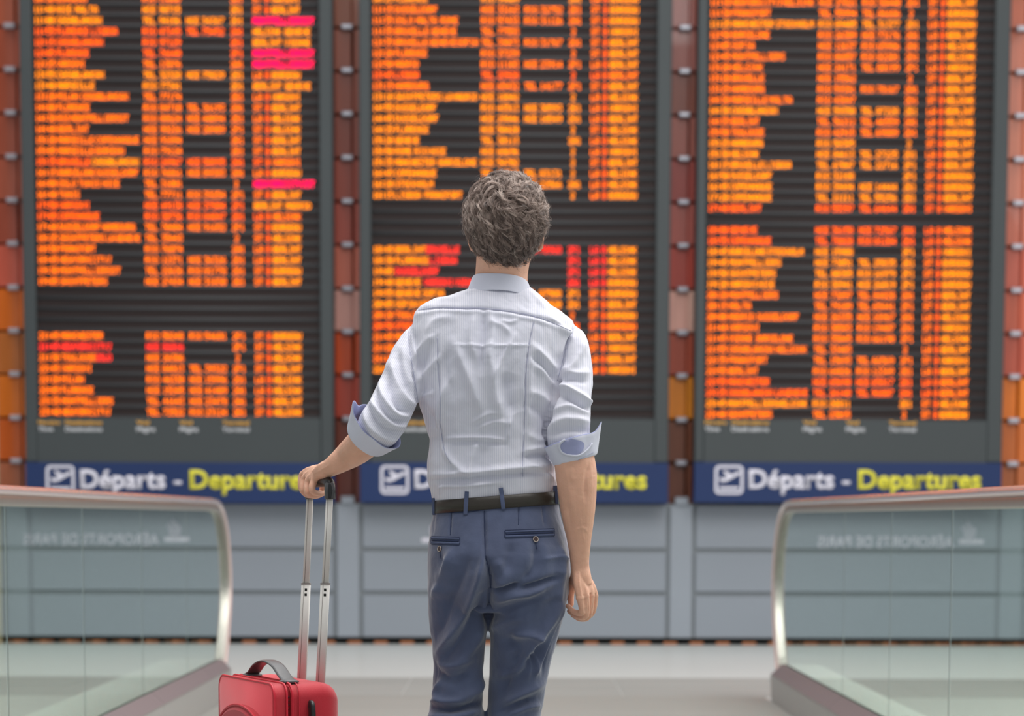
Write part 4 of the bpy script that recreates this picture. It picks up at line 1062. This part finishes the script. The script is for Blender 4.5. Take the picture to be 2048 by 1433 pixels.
# tendons on the back of the left hand
for f_ in FL[1:]:
    a, b2 = P(*f_[1]), P(*f_[2]); w0 = P(*f_[0])
    hl.append(tubev(catmull([w0 + (0, -.003, .009), a + (0, -.003, .0100), b2 + (0, -.001, .008)], 8), .0026, seg=8))

fore_R = limb([(1140, 866, 5.53, 34), (1146, 905, 5.52, 39), (1152, 945, 5.518, 40.5), (1154.5, 985, 5.52, 38), (1156, 1030, 5.525, 33), (1158, 1075, 5.53, 25), (1159, 1110, 5.533, 20), (1160, 1135, 5.536, 18.5), (1163, 1155, 5.536, 19.5), (1167, 1172, 5.536, 17)], 40, flat=.92)
hr = [fore_R, ellv(P(1143, 948, 5.496), (.020, .014, .026)), ellv(P(1177, 955, 5.507), (.014, .018, .045)), ellv(P(1169, 1126, 5.530), (.010, .010, .016))]
FR = [  # hanging hand, seen on its back: little finger nearest the lens, forefinger outermost
 [(1155, 1145, 5.528), (1155, 1168, 5.518), (1160, 1197, 5.514), (1164, 1224, 5.520), (1149, 1225, 5.538), (1136, 1213, 5.552)],
 [(1158, 1145, 5.534), (1164, 1168, 5.526), (1171, 1193, 5.522), (1171, 1231, 5.530), (1155, 1233, 5.550), (1139, 1223, 5.566)],
 [(1161, 1146, 5.542), (1173, 1168, 5.540), (1181, 1191, 5.540), (1177, 1231, 5.548), (1162, 1238, 5.568), (1146, 1231, 5.582)],
 [(1164, 1148, 5.552), (1180, 1170, 5.555), (1188, 1192, 5.560), (1185, 1222, 5.568), (1174, 1234, 5.585), (1158, 1232, 5.598)]]
for i, f_ in enumerate(FR):
    r = [.0115, .0108, .0094, .0084, .0076, .006] if i > 0 else [.0105, .0098, .0086, .0076, .0068, .0054]
    hr.append(ellv(P(*f_[5]), (.0062,) * 3, 12, 8))
    hr.append(finger(f_, r, 22))
    hr.append(ellv(P(*f_[2]), (.0102,) * 3, 12, 8))
    hr.append(ellv(P(*f_[3]), (.0090,) * 3 if i < 3 else (.0078,) * 3, 12, 8))
    a, b2 = P(*f_[1]), P(*f_[2]); w0 = P(*f_[0])
    hr.append(tubev(catmull([w0 + (.003, -.011, 0), a + (.004, -.0095, 0), b2 + (.003, -.0075, .004)], 8), .0022, seg=8))
for i in range(3):
    for t in (.33, .67):
        q = [np.array(FR[i][j]) * (1 - t) + np.array(FR[i + 1][j]) * t for j in range(3)]
        q[2] = q[1] * .15 + q[2] * .85
        hr.append(finger([tuple(a) for a in q], [.0125, .0115, .0088], 12))
hr.append(ellv(P(1165, 1158, 5.540), (.018, .0150, .032), 20, 14, rot=np.array(Matrix.Rotation(math.radians(14), 3, 'Y'))))
hr.append(finger([(1154, 1146, 5.56), (1148, 1166, 5.585), (1141, 1186, 5.60), (1142, 1207, 5.60)], [.014, .0125, .0098, .0070], 18))
hr.append(ellv(P(1152, 1160, 5.565), (.012, .016, .022), 14, 10))
hr.append(ellv(P(1142, 1208, 5.60), (.0072, .0072, .009), 12, 8))
hands = []
for prt in (hl, hr):
    me_ = remesh(prt, .0017, 3, .5); hands.append(me_)
bm = bmesh.new(); bm.from_mesh(b1)
for me_ in hands: bm.from_mesh(me_)
body_me = bpy.data.meshes.new('body'); bm.to_mesh(body_me); bm.free()
co, no = get(body_me)
# veins and slight muscle relief on the forearms
BS = [([(1120, 900), (1135, 960), (1148, 1030)], 1.5, 5), ([(1180, 925), (1172, 960), (1170, 1000)], -4, 5), ([(1150, 1062), (1165, 1056), (1176, 1066)], 1.2, 2.5), ([(1160, 1030), (1164, 1060), (1170, 1090)], .9, 2.5), ([(1146, 935), (1142, 950), (1150, 965)], 2.0, 6), ([(1132, 1000), (1142, 1050), (1150, 1090)], -1.5, 6),
      ([(660, 930), (640, 942), (625, 950)], .9, 2), ([(652, 925), (640, 930), (622, 943)], .7, 2), ([(645, 948), (656, 954), (668, 956)], -2, 2.5),
      ([(1168, 1200), (1170, 1228)], -1.8, 1.6), ([(1178, 1200), (1176, 1228)], -1.8, 1.5), ([(1187, 1202), (1182, 1224)], -1.4, 1.5)]
put(body_me, co + no * (strokes(co, no, BS, (0, 0), 1.0) + .00035 * vnoise(co, (70, 70, 70), 2.0, 2))[:, None])
body = finish(body_me, 'body', ['skin'], man)
# eyes
for s in (-1, 1):
    e = HC + (s * .031, .083, -.004)
    v, f = ellv(e, (.0115, .0115, .0115), 16, 12); mesh('eye', v, f, 'white_print', body, smooth=True)
    v, f = ellv(e + (0, .0095, 0), (.0052, .0026, .0052), 14, 8); mesh('iris', v, f, 'black_plastic', body, smooth=True)

# hair: a lumpy cap under wavy locks
def hair():
    R0 = np.array([.087, .102, .099]); C0 = HC + np.array([0, -.002, .014])
    def lump(d):
        return 1 + .05 * noise.noise(Vector(d * 4.0)) + .03 * noise.noise(Vector(d * 9 + np.array([3, 1, 2])))
    V = []; F = []; nu, nv = 96, 64
    for i in range(nv + 1):
        ph = math.pi * i / nv
        for j in range(nu):
            t = 2 * math.pi * j / nu
            d = np.array([math.sin(ph) * math.cos(t), math.sin(ph) * math.sin(t), math.cos(ph)])
            # nape reaches lower, narrower than the crown
            q = d * R0
            if d[2] < -.1: q = q * np.array([1 - .16 * (-.1 - d[2]), 1, 1 + .30 * (-.1 - d[2])])
            V.append(tuple(C0 + q * lump(d) * .965))
    for i in range(nv):
        for j in range(nu):
            k = (j + 1) % nu
            c = np.mean([V[i * nu + j], V[(i + 1) * nu + k]], axis=0) - HC
            # open over the face and in front of the ears
            if c[1] > .030 and c[2] < .058 - .2 * max(0, .07 - c[1]): continue
            if c[1] > -.018 and c[2] < -.006: continue
            if c[2] < -.102 or (c[2] < -.074 and abs(c[0]) > .052): continue
            F.append((i * nu + j, (i + 1) * nu + j, (i + 1) * nu + k, i * nu + k))
    cap = mesh('hair', V, F, 'hair_cap', man, smooth=True)
    rng = np.random.default_rng(7)
    crown = P(1004, 396, 5.53) - C0; crown /= np.linalg.norm(crown)
    pos = []; rad = []; tone = []; sizes = []
    NP = 15
    ncl = 1750; made = 0
    while made < ncl:
        d = rng.normal(size=3); d /= np.linalg.norm(d)
        q = C0 + d * R0 * (np.array([1 - .16 * (-.1 - d[2]), 1, 1 + .30 * (-.1 - d[2])]) if d[2] < -.1 else 1) - HC
        if q[1] > .045 and q[2] < .055: continue
        if q[1] > -.018 and q[2] < -.004: continue
        if q[2] < -.104 or (q[2] < -.070 and abs(q[0]) > .052) or (q[2] < -.09 and abs(q[0]) > .036): continue
        if q[1] > .02 and rng.random() < .6: continue
        made += 1
        fl = d - crown * (d @ crown) ; fl -= d * (fl @ d)
        fl = d * 0 + (d - crown); fl -= d * (fl @ d); nn = np.linalg.norm(fl)
        fl = fl / (nn + 1e-6)
        side = np.cross(d, fl)
        swirl = rng.normal(0, .75) + .35
        fl = fl * math.cos(swirl) + side * math.sin(swirl)
        low = q[2] < -.03
        Lg = rng.uniform(.032, .058) * (.5 if q[2] < -.045 else 1)
        amp = rng.uniform(.0045, .0090); wl = rng.uniform(.028, .046); phs = rng.uniform(0, 6.28)
        lift = rng.uniform(.001, .008) * (1.0 if q[2] > -.02 else .35)
        tn = np.clip(rng.normal(.56 - .36 * min(1, max(0, (.035 - q[2]) / .09)), .22), 0, 1)  # tone darkens towards the nape: mostly shading put into the strand colour
        g = []; p = d.copy(); f2 = fl.copy()
        for i in range(NP):
            t = i / (NP - 1)
            pos3 = C0 + p * R0 * (lump(p) if True else 1)
            if p[2] < -.1: pos3 = C0 + p * R0 * np.array([1 - .16 * (-.1 - p[2]), 1, 1 + .30 * (-.1 - p[2])]) * lump(p)
            sd = np.cross(p, f2)
            g.append(pos3 + p * (lift * math.sin(math.pi * min(1, t * .8)) + amp * .55 * math.cos(6.283 * t * Lg / wl + phs) * t ** .5) + sd * amp * math.sin(6.283 * t * Lg / wl + phs) * t ** .3)
            f2 = f2 + np.array([0, 0, -.05]); f2 -= p * (f2 @ p); f2 /= np.linalg.norm(f2)
            p = p + f2 * (Lg / (NP - 1)) / .095; p /= np.linalg.norm(p)
        g = np.array(g)
        nch = 24
        width = rng.uniform(.0016, .0034)
        off = rng.normal(size=(nch, 3)) * width; off2 = rng.normal(size=(nch, 3)) * .0011
        for c in range(nch):
            t = np.linspace(0, 1, NP)[:, None]
            s_ = g + off[c] * (1 - .70 * t) + off2[c] * np.sin(t * 7 + c) 
            if rng.random() < .05: s_ = s_ + p * .006 * t ** 2 + rng.normal(size=3) * .004 * t ** 2
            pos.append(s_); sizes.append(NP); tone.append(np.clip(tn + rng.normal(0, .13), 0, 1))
    pos = np.concatenate(pos); n = len(sizes)
    hc = bpy.data.hair_curves.new('hair_locks'); hc.add_curves(sizes)
    hc.points.foreach_set('position', pos.astype(np.float32).ravel())
    tt = np.tile(np.linspace(0, 1, NP), n)
    hc.points.foreach_set('radius', (.00025 * (1 - .6 * tt ** 2)).astype(np.float32))
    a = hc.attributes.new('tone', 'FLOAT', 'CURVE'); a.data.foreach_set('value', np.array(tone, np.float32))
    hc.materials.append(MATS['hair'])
    o = bpy.data.objects.new('hair_locks', hc); COL.objects.link(o); attach(o, cap); tag(o, kind='stuff')
hair()
